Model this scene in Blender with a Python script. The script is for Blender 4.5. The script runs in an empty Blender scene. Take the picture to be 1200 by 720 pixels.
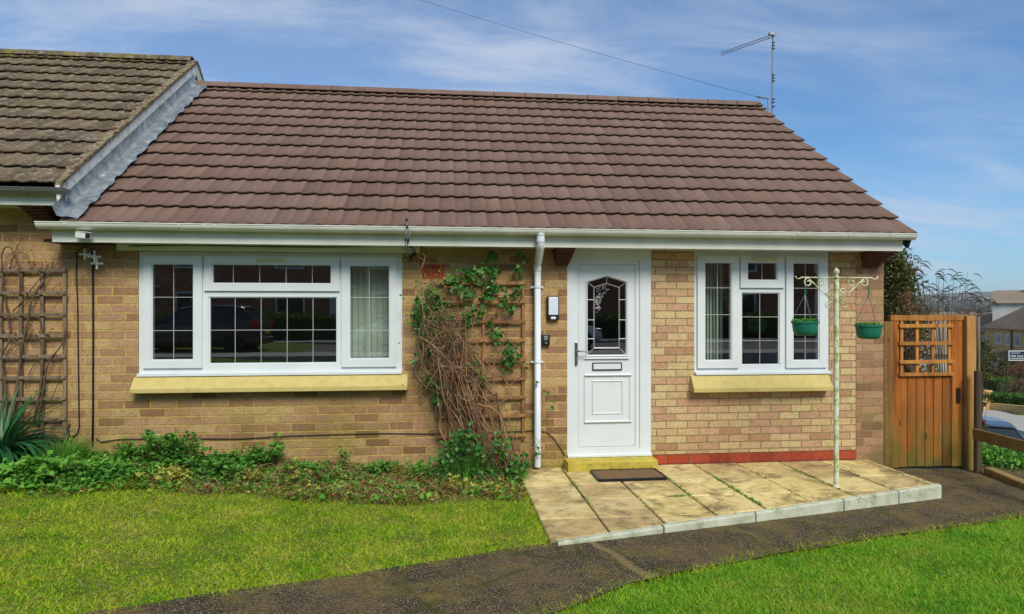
import bpy, math, random
import numpy as np
from mathutils import Vector, Matrix
random.seed(7); rng = np.random.default_rng(7)
sc = bpy.context.scene
col = sc.collection
R = math.radians

# ------------------------------------------------------------------ camera
EYE = 1.575; F = 750.0; YH = 365.0
TH = R(6.1); CT, ST = math.cos(TH), math.sin(TH)
cd = bpy.data.cameras.new('camera'); cam = bpy.data.objects.new('camera', cd); col.objects.link(cam)
cam.location = (0, 0, EYE); cam.rotation_euler = (R(90), 0, -TH)
cd.sensor_width = 36; cd.lens = 36*F/1200; cd.shift_y = (YH-360)/1200
cd.clip_start = .05; cd.clip_end = 9000
sc.camera = cam

# ------------------------------------------------------------------ light
SUN_EL, SUN_AZ = 44, 166           # azimuth: compass style, light arrives from behind-left of the camera
w = bpy.data.worlds.new('World'); sc.world = w; w.use_nodes = True
nt = w.node_tree; N = nt.nodes; L = nt.links; N.clear()
out = N.new('ShaderNodeOutputWorld'); bg = N.new('ShaderNodeBackground'); L.new(bg.outputs[0], out.inputs[0])
sky = N.new('ShaderNodeTexSky'); sky.sky_type = 'NISHITA'; sky.sun_disc = False
sky.sun_elevation = R(SUN_EL); sky.sun_rotation = R(SUN_AZ); sky.air_density = 1.0; sky.dust_density = .3; sky.ozone_density = 2.5
bg.inputs[1].default_value = .105
tc = N.new('ShaderNodeTexCoord'); sp = N.new('ShaderNodeSeparateXYZ'); L.new(tc.outputs['Generated'], sp.inputs[0])
def wm(op, a, b=None, clamp=False):
    n = N.new('ShaderNodeMath'); n.operation = op; n.use_clamp = clamp
    for i, v in enumerate((a, b)):
        if v is None: continue
        if isinstance(v, (int, float)): n.inputs[i].default_value = v
        else: L.new(v, n.inputs[i])
    return n.outputs[0]
zz = wm('ADD', wm('MAXIMUM', sp.outputs[2], 0), .22)
cv = N.new('ShaderNodeCombineXYZ'); L.new(wm('DIVIDE', sp.outputs[0], zz), cv.inputs[0]); L.new(wm('DIVIDE', sp.outputs[1], zz), cv.inputs[1])
mp = N.new('ShaderNodeMapping'); mp.inputs['Rotation'].default_value = (0, 0, R(28)); mp.inputs['Scale'].default_value = (.55, 1.5, 1); mp.inputs['Location'].default_value = (1.3, .1, 0)
L.new(cv.outputs[0], mp.inputs[0])
def wnoise(scale, det, rough, dist):
    n = N.new('ShaderNodeTexNoise'); n.inputs['Scale'].default_value = scale; n.inputs['Detail'].default_value = det
    n.inputs['Roughness'].default_value = rough; n.inputs['Distortion'].default_value = dist; L.new(mp.outputs[0], n.inputs['Vector']); return n.outputs[0]
def wmr(v, a, b, c, d):
    n = N.new('ShaderNodeMapRange'); n.interpolation_type = 'SMOOTHSTEP'; L.new(v, n.inputs[0])
    for i, x in enumerate((a, b, c, d)): n.inputs[i+1].default_value = x
    return n.outputs[0]
c1 = wmr(wnoise(.75, 2, .5, .3), .33, .55, .12, 1)
c2 = wmr(wnoise(2.6, 9, .62, .5), .35, .72, .25, 1)
cf = wm('MULTIPLY', wm('MULTIPLY', c1, c2), .85)
haz = wmr(sp.outputs[2], -.02, .5, .06, .02)
cf2 = wm('ADD', cf, haz, True)
tint = N.new('ShaderNodeMix'); tint.data_type = 'RGBA'; tint.blend_type = 'MULTIPLY'; tint.inputs[0].default_value = 1
L.new(sky.outputs[0], tint.inputs[6]); tint.inputs[7].default_value = (.30, .64, .86, 1)
mx = N.new('ShaderNodeMix'); mx.data_type = 'RGBA'; L.new(cf2, mx.inputs[0]); L.new(tint.outputs[2], mx.inputs[6]); mx.inputs[7].default_value = (3.7, 4.15, 5.0, 1)
L.new(mx.outputs[2], bg.inputs[0])

sd = bpy.data.lights.new('sun', 'SUN'); so = bpy.data.objects.new('sun', sd); col.objects.link(so)
sd.energy = 2.6; sd.angle = R(26); sd.color = (1, .93, .80)
az = R(SUN_AZ); el = R(SUN_EL)
sdir = Vector((math.sin(az)*math.cos(el), math.cos(az)*math.cos(el), math.sin(el)))   # towards the sun
so.rotation_euler = sdir.to_track_quat('Z', 'Y').to_euler()
vs = sc.view_settings; vs.view_transform = 'Standard'; vs.look = 'None'; vs.gamma = 1; vs.use_curve_mapping = False
vs.exposure = .62

# ------------------------------------------------------------------ coordinates
def P(px, py, Y):                      # a pixel of the photograph taken to a plane of constant Y (parallel to the front wall)
    l = (px-600)/F; dx, dy = l*CT+ST, CT-l*ST
    Z = Y/dy
    return Vector((dx*Z, Y, EYE+(YH-py)/F*Z))
def D(px, py, Z):                      # at a given depth
    l = (px-600)/F
    return Vector(((l*CT+ST)*Z, (CT-l*ST)*Z, EYE+(YH-py)/F*Z))
def G(px, py, z=0):                    # on the ground height z
    return D(px, py, (EYE-z)*F/(py-YH))
def RC(a, b, c, d, Y):                 # pixel rect -> x0,x1,z0,z1 on plane Y
    m = (a+c)/2
    return (P(a, b, Y).x, P(c, b, Y).x, P(m, d, Y).z, P(m, b, Y).z)
YW = 6.377                             # the front brick face
YF = 6.08                              # the fascia face
def interp(x, xs, ys): return float(np.interp(x, xs, ys))
def sm(x, a, b):
    t = min(max((x-a)/(b-a), 0), 1); return t*t*(3-2*t)
DX = [8, 9.5, 11.5, 20, 70, 300, 800, 1500, 2600, 4000]
DZ = [0, -.9, -2.1, -2.98, -5.8, -13, -12, 12, 88, 60]
def gz(X, Y):
    z = -.03+(.7-max(X, -6))*.058 if X < .7 else -.03-(min(X, 6)-.7)*.025
    d = X*ST+Y*CT
    k = max(sm(X, 5.35, 6.6), sm(d, 40, 80))
    if d > 8: z += k*interp(d, DX, DZ)
    return z

# ------------------------------------------------------------------ mesh helpers
class MB:
    def __init__(s): s.v = []; s.f = []
    def add(s, vs, fs):
        o = len(s.v); s.v += [tuple(x) for x in vs]; s.f += [tuple(i+o for i in f) for f in fs]; return s
    def box(s, x0, x1, y0, y1, z0, z1):
        v = [(x, y, z) for z in (z0, z1) for y in (y0, y1) for x in (x0, x1)]
        return s.add(v, [(0, 2, 3, 1), (4, 5, 7, 6), (0, 1, 5, 4), (2, 6, 7, 3), (0, 4, 6, 2), (1, 3, 7, 5)])
    def obox(s, c, ax, ay, az_, hx, hy, hz):
        c = Vector(c); v = [c+ax*(i*hx)+ay*(j*hy)+az_*(k*hz) for k in (-1, 1) for j in (-1, 1) for i in (-1, 1)]
        return s.add(v, [(0, 2, 3, 1), (4, 5, 7, 6), (0, 1, 5, 4), (2, 6, 7, 3), (0, 4, 6, 2), (1, 3, 7, 5)])
    def bar(s, a, b, wd, th, up=Vector((0, 0, 1))):
        a = Vector(a); b = Vector(b); d = (b-a); l = d.length; d.normalize()
        sx = d.cross(up)
        if sx.length < 1e-4: sx = d.cross(Vector((0, 1, 0)))
        sx.normalize(); u = sx.cross(d)
        return s.obox((a+b)/2, d, sx, u, l/2, wd/2, th/2)
    def prism_y(s, poly, y0, y1):       # poly in (x,z)
        n = len(poly); v = [(x, y0, z) for x, z in poly]+[(x, y1, z) for x, z in poly]
        return s.add(v, [tuple(range(n)), tuple(range(2*n-1, n-1, -1))]+[(i, i+n, (i+1) % n+n, (i+1) % n) for i in range(n)])
    def prism_x(s, poly, x0, x1):       # poly in (y,z)
        n = len(poly); v = [(x0, y, z) for y, z in poly]+[(x1, y, z) for y, z in poly]
        return s.add(v, [tuple(range(n)), tuple(range(2*n-1, n-1, -1))]+[(i, i+n, (i+1) % n+n, (i+1) % n) for i in range(n)])
    def prism_z(s, poly, z0, z1):
        n = len(poly); f = z0 if callable(z0) else (lambda x, y: z0); g = z1 if callable(z1) else (lambda x, y: z1)
        v = [(x, y, f(x, y)) for x, y in poly]+[(x, y, g(x, y)) for x, y in poly]
        return s.add(v, [tuple(range(n-1, -1, -1)), tuple(range(n, 2*n))]+[(i, (i+1) % n, (i+1) % n+n, i+n) for i in range(n)])
    def tube(s, pts, r, n=6, cap=True):
        pts = [Vector(p) for p in pts]; rs = r if isinstance(r, (list, tuple)) else [r]*len(pts)
        t0 = (pts[1]-pts[0]).normalized(); u = t0.orthogonal().normalized(); vs_ = []
        for i, p in enumerate(pts):
            a = pts[max(i-1, 0)]; b = pts[min(i+1, len(pts)-1)]; t = (b-a)
            if t.length < 1e-6: t = t0
            t = t.normalized(); u = (u-t*u.dot(t))
            if u.length < 1e-5: u = t.orthogonal()
            u = u.normalized(); q = t.cross(u)
            for k in range(n):
                an = 2*math.pi*k/n; vs_.append(p+(u*math.cos(an)+q*math.sin(an))*rs[i])
        fs = [(i*n+k, i*n+(k+1) % n, (i+1)*n+(k+1) % n, (i+1)*n+k) for i in range(len(pts)-1) for k in range(n)]
        if cap: fs += [tuple(range(n-1, -1, -1)), tuple((len(pts)-1)*n+k for k in range(n))]
        return s.add(vs_, fs)
    def lathe(s, prof, c=(0, 0, 0), n=20, axis='z'):
        vs_ = []
        for r, h in prof:
            for k in range(n):
                a = 2*math.pi*k/n; p = (r*math.cos(a), r*math.sin(a), h)
                if axis == 'y': p = (p[0], p[2], p[1])
                if axis == 'x': p = (p[2], p[0], p[1])
                vs_.append((p[0]+c[0], p[1]+c[1], p[2]+c[2]))
        fs = [(i*n+k, i*n+(k+1) % n, (i+1)*n+(k+1) % n, (i+1)*n+k) for i in range(len(prof)-1) for k in range(n)]
        fs += [tuple(range(n-1, -1, -1)), tuple((len(prof)-1)*n+k for k in range(n))]
        return s.add(vs_, fs)
    def holed(s, x0, x1, z0, z1, holes, y0, y1):     # slab in the XZ plane with rectangular holes, y0 = front
        xs = sorted({x0, x1} | {h[i] for h in holes for i in (0, 1)}); zs = sorted({z0, z1} | {h[i] for h in holes for i in (2, 3)})
        xs = [x for x in xs if x0 <= x <= x1]; zs = [z for z in zs if z0 <= z <= z1]
        def solid(i, j):
            if i < 0 or j < 0 or i >= len(xs)-1 or j >= len(zs)-1: return False
            cx = (xs[i]+xs[i+1])/2; cz = (zs[j]+zs[j+1])/2
            return not any(h[0] < cx < h[1] and h[2] < cz < h[3] for h in holes)
        for i in range(len(xs)-1):
            for j in range(len(zs)-1):
                if not solid(i, j): continue
                a, b, c, d = xs[i], xs[i+1], zs[j], zs[j+1]
                s.add([(a, y0, c), (b, y0, c), (b, y0, d), (a, y0, d)], [(0, 1, 2, 3)])
                s.add([(a, y1, c), (b, y1, c), (b, y1, d), (a, y1, d)], [(3, 2, 1, 0)])
                if not solid(i-1, j): s.add([(a, y0, c), (a, y0, d), (a, y1, d), (a, y1, c)], [(0, 1, 2, 3)])
                if not solid(i+1, j): s.add([(b, y0, c), (b, y1, c), (b, y1, d), (b, y0, d)], [(0, 1, 2, 3)])
                if not solid(i, j-1): s.add([(a, y0, c), (a, y1, c), (b, y1, c), (b, y0, c)], [(0, 1, 2, 3)])
                if not solid(i, j+1): s.add([(a, y0, d), (b, y0, d), (b, y1, d), (a, y1, d)], [(0, 1, 2, 3)])
        return s
    def frame(s, r, inset, y0, y1):      # rectangular ring
        x0, x1, z0, z1 = r
        return s.holed(x0, x1, z0, z1, [inset], y0, y1)
    def build(s, name, m, parent=None, bevel=0, smooth=False, rnd=None, bseg=2):
        me = bpy.data.meshes.new(name); me.from_pydata(s.v, [], s.f); me.update()
        me.materials.append(m); o = bpy.data.objects.new(name, me); col.objects.link(o)
        if smooth: me.shade_smooth()
        if bevel:
            b = o.modifiers.new('bevel', 'BEVEL'); b.width = bevel; b.segments = bseg; b.limit_method = 'ANGLE'
        put(o, parent); return o
def wloc(o):
    v = Vector(o.location)
    return v
def put(o, parent):
    if parent is None: return
    o.parent = parent
    if parent.type == 'EMPTY': o.matrix_parent_inverse = (Matrix.Translation(parent.location) @ parent.rotation_euler.to_matrix().to_4x4()).inverted()
def tag(o, label=None, cat=None, group=None, kind=None):
    if label: o['label'] = label
    if cat: o['category'] = cat
    if group: o['group'] = group
    if kind: o['kind'] = kind
    return o
def thing(name, label, cat, loc=(0, 0, 0), group=None):
    o = bpy.data.objects.new(name, None); col.objects.link(o); o.location = loc; o.empty_display_size = .1
    return tag(o, label, cat, group)
def copy_tree(o, parent=None):
    c = o.copy(); col.objects.link(c)
    if parent: c.parent = parent
    for ch in list(o.children): copy_tree(ch, c)
    return c
def np_mesh(name, V, Fc, m, parent=None, rnd=None, smooth=False):
    me = bpy.data.meshes.new(name)
    V = np.asarray(V, dtype=np.float32); Fc = np.asarray(Fc, dtype=np.int32); k = Fc.shape[1]
    me.vertices.add(len(V)); me.vertices.foreach_set('co', V.ravel())
    me.loops.add(Fc.size); me.loops.foreach_set('vertex_index', Fc.ravel())
    me.polygons.add(len(Fc)); me.polygons.foreach_set('loop_start', np.arange(0, Fc.size, k, dtype=np.int32))
    me.update(calc_edges=True)
    if rnd is not None:
        a = me.attributes.new('rnd', 'FLOAT', 'POINT'); a.data.foreach_set('value', np.asarray(rnd, dtype=np.float32))
    me.materials.append(m); me.validate()
    o = bpy.data.objects.new(name, me); col.objects.link(o); put(o, parent)
    return o
def unit(a): return a/np.maximum(np.linalg.norm(a, axis=1, keepdims=True), 1e-6)
def leaf_mesh(name, pos, dirs, nrm, ln, wd, m, parent=None, fold=.25):
    """kite leaves folded along the midrib: pos base (N,3), dirs, nrm, length and width arrays"""
    n = len(pos); dirs = unit(dirs); side = unit(np.cross(dirs, nrm)); nn = unit(np.cross(side, dirs))
    ln = np.broadcast_to(ln, (n,))[:, None]; wd = np.broadcast_to(wd, (n,))[:, None]
    mid = pos+dirs*ln*.42
    A = pos; B = mid+side*wd*.5+nn*wd*fold; C = pos+dirs*ln-nn*ln*.12; E = mid-side*wd*.5+nn*wd*fold
    V = np.stack([A, B, C, E], 1).reshape(-1, 3); b = np.arange(n)[:, None]*4
    Fc = np.concatenate([b+np.array([0, 1, 2]), b+np.array([0, 2, 3])], 0)
    return np_mesh(name, V, Fc, m, parent, np.repeat(rng.random(n), 4))
def blades(name, base, ln, wd, lean, m, parent=None):
    n = len(base); a = rng.random(n)*2*np.pi; a2 = rng.random(n)*2*np.pi
    d = np.stack([np.cos(a)*lean, np.sin(a)*lean, np.ones(n)], 1); d = unit(d)
    s = np.stack([np.cos(a2), np.sin(a2), np.zeros(n)], 1)
    ln = np.broadcast_to(ln, (n,))[:, None]; wd = np.broadcast_to(wd, (n,))[:, None]
    h = np.stack([np.cos(a), np.sin(a), -np.ones(n)*.5], 1)*lean[:, None] if hasattr(lean, '__len__') else np.stack([np.cos(a), np.sin(a), -.5*np.ones(n)], 1)*lean
    m1 = base+d*ln*.55; tip = base+d*ln+h*ln*.35
    V = np.stack([base-s*wd/2, base+s*wd/2, m1-s*wd*.38, m1+s*wd*.38, tip], 1).reshape(-1, 3)
    b = np.arange(n)[:, None]*5
    Fc = np.concatenate([b+np.array([0, 1, 3]), b+np.array([0, 3, 2]), b+np.array([2, 3, 4])], 0)
    return np_mesh(name, V, Fc, m, parent, np.repeat(rng.random(n), 5))

# ------------------------------------------------------------------ material helpers
class NB:
    def __init__(s, name):
        s.m = bpy.data.materials.new(name); s.m.use_nodes = True; s.t = s.m.node_tree; s.n = s.t.nodes; s.l = s.t.links
        s.b = s.n['Principled BSDF']; s.out = s.n['Material Output']
    def set(s, inp, v):
        if hasattr(v, 'node') or isinstance(v, bpy.types.NodeSocket): s.l.new(v, inp)
        elif isinstance(v, (tuple, list)): inp.default_value = (*v, 1) if (len(v) == 3 and inp.type == 'RGBA') else v
        else: inp.default_value = v
    def math(s, op, a, b=0, clamp=False):
        n = s.n.new('ShaderNodeMath'); n.operation = op; n.use_clamp = clamp; s.set(n.inputs[0], a); s.set(n.inputs[1], b); return n.outputs[0]
    def mr(s, v, a, b, c=0, d=1, smooth=False):
        n = s.n.new('ShaderNodeMapRange'); s.set(n.inputs[0], v)
        if smooth: n.interpolation_type = 'SMOOTHSTEP'
        for i, x in enumerate((a, b, c, d)): s.set(n.inputs[i+1], x)
        return n.outputs[0]
    def mix(s, f, a, b, mode='MIX'):
        n = s.n.new('ShaderNodeMix'); n.data_type = 'RGBA'; n.blend_type = mode; s.set(n.inputs[0], f); s.set(n.inputs[6], a); s.set(n.inputs[7], b); return n.outputs[2]
    def co(s, kind='Object'):
        return s.n.new('ShaderNodeTexCoord').outputs[kind]
    def geo(s, k='Position'): return s.n.new('ShaderNodeNewGeometry').outputs[k]
    def xyz(s, v):
        n = s.n.new('ShaderNodeSeparateXYZ'); s.l.new(v, n.inputs[0]); return n.outputs
    def comb(s, a, b, c=0):
        n = s.n.new('ShaderNodeCombineXYZ'); s.set(n.inputs[0], a); s.set(n.inputs[1], b); s.set(n.inputs[2], c); return n.outputs[0]
    def mapping(s, v, scale=(1, 1, 1), rot=(0, 0, 0)):
        n = s.n.new('ShaderNodeMapping'); s.l.new(v, n.inputs[0]); n.inputs['Scale'].default_value = scale; n.inputs['Rotation'].default_value = rot; return n.outputs[0]
    def noise(s, v, scale, det=4, rough=.55, dist=0, color=False):
        n = s.n.new('ShaderNodeTexNoise'); s.l.new(v, n.inputs['Vector']); n.inputs['Scale'].default_value = scale
        n.inputs['Detail'].default_value = det; n.inputs['Roughness'].default_value = rough; n.inputs['Distortion'].default_value = dist
        return n.outputs[1 if color else 0]
    def vor(s, v, scale, feat='F1', out='Distance', rand=1):
        n = s.n.new('ShaderNodeTexVoronoi'); n.feature = feat; s.l.new(v, n.inputs['Vector']); n.inputs['Scale'].default_value = scale; n.inputs['Randomness'].default_value = rand
        return n.outputs[out]
    def white(s, v):
        n = s.n.new('ShaderNodeTexWhiteNoise'); s.l.new(v, n.inputs['Vector']); return n.outputs[0]
    def ramp(s, f, stops, mode='LINEAR'):
        n = s.n.new('ShaderNodeValToRGB'); n.color_ramp.interpolation = mode; e = n.color_ramp.elements
        while len(e) < len(stops): e.new(.5)
        for i, (p, c) in enumerate(stops): e[i].position = p; e[i].color = (*c, 1)
        s.l.new(f, n.inputs[0]); return n.outputs[0]
    def attr(s, name='rnd'):
        n = s.n.new('ShaderNodeAttribute'); n.attribute_name = name; return n.outputs['Fac']
    def bump(s, h, strength, dist=.01, prev=None):
        n = s.n.new('ShaderNodeBump'); n.inputs['Strength'].default_value = strength; n.inputs['Distance'].default_value = dist; s.l.new(h, n.inputs['Height'])
        if prev: s.l.new(prev, n.inputs['Normal'])
        s.l.new(n.outputs[0], s.b.inputs['Normal']); return n.outputs[0]
    def done(s, c, rough=.7, spec=.4, metal=0):
        s.set(s.b.inputs['Base Color'], c); s.set(s.b.inputs['Roughness'], rough); s.b.inputs['Specular IOR Level'].default_value = spec; s.b.inputs['Metallic'].default_value = metal
        return s.m
def simple(name, c1, c2=None, scale=20, rough=.6, spec=.4, bump=.0, metal=0, det=5):
    b = NB(name); v = b.co(); n = b.noise(v, scale, det)
    c2 = c2 or tuple(x*.8 for x in c1)
    c = b.mix(b.mr(n, .35, .65), c1, c2)
    if bump: b.bump(n, bump, .01)
    return b.done(c, b.mr(n, .3, .7, rough-.06, rough+.08), spec, metal)

def brick_mat(name, bw, bh, mj, stops, mortar, moss=.6, stain=.3, dx=0., dz=0.):
    b = NB(name); v = b.geo(); X, Y, Z = b.xyz(v)[:3]
    jn = b.xyz(b.noise(v, 9, 3, color=True))
    u = b.math('ADD', b.math('ADD', b.math('ADD', X, Y), dx), b.math('MULTIPLY', b.math('SUBTRACT', jn[0], .5), .008))
    z = b.math('ADD', b.math('ADD', Z, 5+dz), b.math('MULTIPLY', b.math('SUBTRACT', jn[1], .5), .007))
    row = b.math('FLOOR', b.math('DIVIDE', z, bh))
    off = b.math('ADD', b.math('MULTIPLY', b.math('MODULO', row, 2), .5), b.math('MULTIPLY', b.white(b.comb(row, 3.1, 0)), .12))
    uu = b.math('ADD', b.math('DIVIDE', u, bw), off)
    c_ = b.math('FLOOR', uu); fu = b.math('FRACT', uu); fv = b.math('FRACT', b.math('DIVIDE', z, bh))
    du = b.math('MULTIPLY', b.math('MINIMUM', fu, b.math('SUBTRACT', 1, fu)), bw)
    dv = b.math('MULTIPLY', b.math('MINIMUM', fv, b.math('SUBTRACT', 1, fv)), bh)
    dist = b.math('MINIMUM', du, dv)
    edge = b.math('ADD', dist, b.math('MULTIPLY', b.math('SUBTRACT', b.noise(v, 90, 3), .5), .004))
    mask = b.mr(edge, mj*.38, mj*.62, smooth=True)
    r1 = b.white(b.comb(c_, row, 0)); r2 = b.white(b.comb(c_, row, 7.7))
    bc = b.ramp(r1, stops)
    fine = b.noise(v, 60, 6, .7); med = b.noise(v, 14, 4)
    bc = b.mix(1, bc, b.ramp(fine, [(.25, (.62, .6, .58)), (.5, (1, 1, 1)), (.75, (1.35, 1.3, 1.25))]), 'MULTIPLY')
    bc = b.mix(b.mr(b.noise(b.mapping(v, (30, 30, 60)), 1, 2), .62, .75, 0, .45), bc, tuple(x*.35 for x in stops[0][1]))
    bc = b.mix(b.math('MULTIPLY', b.mr(med, .5, .7), .35), bc, b.mix(1, bc, (.72, .66, .6), 'MULTIPLY'))
    mc = b.mix(b.mr(b.noise(v, 25, 4), .35, .7), mortar, tuple(x*.6 for x in mortar))
    c = b.mix(mask, mc, bc)
    if stain:
        c = b.mix(b.math('MULTIPLY', b.mr(b.noise(v, 1.6, 4), .45, .7), stain), c, b.mix(1, c, (.62, .55, .45), 'MULTIPLY'))
    if moss:
        k = b.math('MULTIPLY', b.mr(Z, .1, 1.05, 1, 0), b.mr(b.noise(v, 2.3, 5, .65), .38, .62))
        c = b.mix(b.math('MULTIPLY', k, moss), c, b.mix(.5, b.mix(1, c, (.75, .85, .3), 'MULTIPLY'), (.11, .11, .02)))
    h = b.math('ADD', mask, b.math('MULTIPLY', fine, .35)); b.bump(h, .7, .006)
    return b.done(c, b.mr(r2, 0, 1, .75, .95), .25)

M = {}
M['brick_old'] = brick_mat('old_brick', .235, .082, .0135,
    [(0, (.21, .115, .062)), (.22, (.33, .185, .10)), (.42, (.41, .265, .13)), (.62, (.38, .225, .135)), (.8, (.47, .33, .155)), (1, (.30, .165, .10))], (.54, .38, .13), .75)
M['brick_new'] = brick_mat('new_brick', .225, .0756, .010,
    [(0, (.38, .21, .12)), (.2, (.49, .33, .18)), (.45, (.53, .39, .21)), (.65, (.55, .43, .22)), (.8, (.51, .32, .19)), (1, (.44, .26, .16))], (.30, .23, .11), .25, .12)
M['brick_pier'] = brick_mat('pier_brick', .235, .083, .010,
    [(0, (.22, .12, .07)), (.3, (.36, .22, .12)), (.6, (.42, .28, .16)), (.8, (.42, .21, .13)), (1, (.34, .22, .12))], (.34, .25, .13), .65)
M['brick_red'] = brick_mat('red_brick', .225, .098, .008, [(0, (.24, .04, .02)), (.5, (.38, .07, .03)), (1, (.31, .05, .025))], (.15, .08, .045), 0, .2, 0, -.003)
M['brick_terrace'] = brick_mat('terrace_brick', .225, .075, .010, [(0, (.32, .13, .08)), (.5, (.46, .19, .12)), (1, (.38, .15, .10))], (.3, .22, .15), 0)
M['brick_far'] = brick_mat('far_house_brick', .3, .12, .012, [(0, (.50, .31, .12)), (.5, (.68, .46, .19)), (1, (.58, .38, .17))], (.4, .3, .16), 0)
M['upvc'] = simple('white_upvc', (.66, .71, .73), (.61, .66, .68), 3, .28, .5)
M['upvc_cream'] = simple('cream_upvc', (.72, .73, .66), (.60, .62, .54), 4, .4, .4)
M['white_paint'] = simple('white_paint', (.74, .76, .74), (.62, .65, .62), 6, .5, .4, .05)
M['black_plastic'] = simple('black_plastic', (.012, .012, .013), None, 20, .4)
M['rubber'] = simple('black_cable', (.012, .011, .01), None, 30, .6)
M['chrome'] = simple('brushed_metal', (.32, .33, .34), None, 40, .3, .5, 0, 1)
M['galv'] = simple('galvanised_metal', (.30, .31, .33), (.22, .22, .23), 40, .45, .5, 0, .8)
M['lamp_panel'] = simple('frosted_panel', (.62, .68, .78), (.58, .64, .74), 5, .35)
M['lead'] = None
M['interior'] = simple('interior_plaster', (.34, .31, .27), None, 3, .8)
M['blind'] = simple('pale_green_blind', (.52, .60, .50), (.46, .54, .45), 4, .7)
M['curtain'] = simple('beige_curtain', (.38, .33, .24), None, 9, .8)
M['came'] = simple('lead_came', (.50, .52, .53), None, 40, .4, .5, 0, .3)
M['came_white'] = simple('white_glazing_line', (.50, .52, .52), None, 40, .45)

b = NB('yellow_painted_sill'); v = b.co(); n = b.noise(v, 12, 6, .65); n2 = b.noise(b.mapping(v, (2, 2, 9)), 1, 4)
c = b.mix(b.mr(n, .45, .75), (.52, .43, .16), (.44, .35, .12)); c = b.mix(b.mr(b.noise(v, 45, 4), .68, .78, 0, .8), c, (.16, .11, .05)); b.bump(n, .2, .006)
M['sill'] = b.done(c, .75, .25)
b = NB('yellow_painted_step'); v = b.co(); n = b.noise(v, 9, 6, .7)
c = b.mix(b.mr(n, .42, .68), (.52, .42, .07), (.33, .27, .04)); c = b.mix(b.mr(b.noise(v, 22, 5), .6, .7, 0, .8), c, (.10, .08, .02)); b.bump(n, .3, .008)
M['step'] = b.done(c, .8, .2)

def tile_mat(name, base, var, lichen=0):
    b = NB(name); v = b.geo(); X, Y, Z = b.xyz(v)[:3]
    t = b.white(b.comb(b.math('FLOOR', b.math('DIVIDE', b.math('ADD', X, 50), .15)), b.math('FLOOR', b.math('DIVIDE', b.math('SUBTRACT', Z, 2.36), .1822)), 0))
    c = b.ramp(t, var)
    n = b.noise(v, 55, 6, .7); c = b.mix(1, c, b.ramp(n, [(.3, (.75, .75, .75)), (.6, (1.12, 1.1, 1.08))]), 'MULTIPLY')
    n2 = b.noise(v, 2.2, 5, .6); c = b.mix(b.mr(n2, .4, .7, 0, .4), c, b.mix(1, c, (.68, .66, .64), 'MULTIPLY'))
    # run-off streaks down the slope
    n4 = b.noise(b.mapping(v, (16, .6, .6)), 1, 4, .6); c = b.mix(b.mr(n4, .5, .72, 0, .35), c, b.mix(1, c, (.66, .64, .62), 'MULTIPLY'))
    if lichen:
        n3 = b.noise(v, 11, 6, .7, .6)
        c = b.mix(b.mr(n3, .52, .62, 0, .8), c, (.26, .235, .17))
        c = b.mix(b.mr(b.noise(v, 23, 5, .7), .62, .68, 0, .9), c, (.42, .39, .31))
        c = b.mix(b.math('MULTIPLY', b.mr(b.noise(v, 6, 6, .7, .3), .48, .62), b.mr(Z, 3.2, 5.0, .12, .45)), c, (.10, .095, .02))
        c = b.mix(b.math('MULTIPLY', b.mr(b.noise(v, 3.5, 6, .7), .54, .62), b.mr(Z, 4.85, 5.0)), c, (.20, .18, .03))
    b.bump(n, .35, .004)
    return b.done(c, .78 if not lichen else .95, .28)
M['tile_new'] = tile_mat('brown_roof_tile', 0, [(0, (.155, .098, .076)), (.3, (.170, .110, .086)), (.7, (.180, .118, .093)), (1, (.200, .133, .106))])
M['tile_old'] = tile_mat('weathered_roof_tile', 0, [(0, (.095, .072, .048)), (.5, (.13, .098, .068)), (1, (.17, .13, .092))], 1)
M['mortar_verge'] = simple('lichened_verge_mortar', (.30, .25, .18), (.10, .07, .03), 28, .95, .1, .8)
b = NB('lead_flashing'); v = b.geo(); n = b.noise(v, 9, 6, .65, .8)
c = b.ramp(n, [(.32, (.10, .12, .135)), (.47, (.20, .23, .25)), (.6, (.27, .31, .33)), (.72, (.46, .50, .52))]); b.bump(b.noise(v, 14, 4), .6, .02)
M['lead'] = b.done(c, .5, .5, .35)
b = NB('weathered_barge_board'); v = b.geo(); n = b.noise(v, 12, 6, .7)
M['barge'] = b.done(b.ramp(n, [(.35, (.42, .41, .36)), (.5, (.72, .72, .68)), (.8, (.8, .8, .77))]), .7, .2)

def wood_mat(name, a, b_, c_, axis='z', moss=0, rough=.75):
    b = NB(name); v = b.co(); sc_ = {'z': (28, 28, 1.6), 'x': (1.6, 28, 28)}[axis]
    g = b.noise(b.mapping(v, sc_), 1, 6, .6, .6); k = b.noise(v, 3, 4)
    c = b.ramp(g, [(.25, a), (.5, b_), (.8, c_)])
    c = b.mix(b.mr(k, .45, .7, 0, .5), c, b.mix(1, c, (.6, .5, .4), 'MULTIPLY'))
    if moss:
        Z = b.xyz(b.geo())[2]
        m = b.math('MULTIPLY', b.mr(Z, -.1, .75, 1, .08), b.mr(b.noise(v, 4, 5, .65), .32, .6))
        c = b.mix(b.math('MULTIPLY', m, moss), c, (.10, .11, .02))
    oi = b.n.new('ShaderNodeObjectInfo'); c = b.mix(1, c, b.ramp(oi.outputs['Random'], [(0, (.62, .58, .55)), (.5, (1, 1, 1)), (1, (1.28, 1.18, 1.05))]), 'MULTIPLY')
    kn_ = b.vor(b.mapping(b.geo(), (6, 6, 2.2) if axis == 'z' else (2.2, 6, 6)), 1, 'F1', 'Distance'); c = b.mix(b.mr(kn_, .05, .11, .75, 0), c, tuple(x*.45 for x in a))
    b.bump(g, .5, .006)
    return b.done(c, rough, .25)
M['gate_wood'] = wood_mat('orange_stained_wood', (.09, .03, .008), (.30, .095, .018), (.42, .15, .03), 'z', 1.0)
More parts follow.
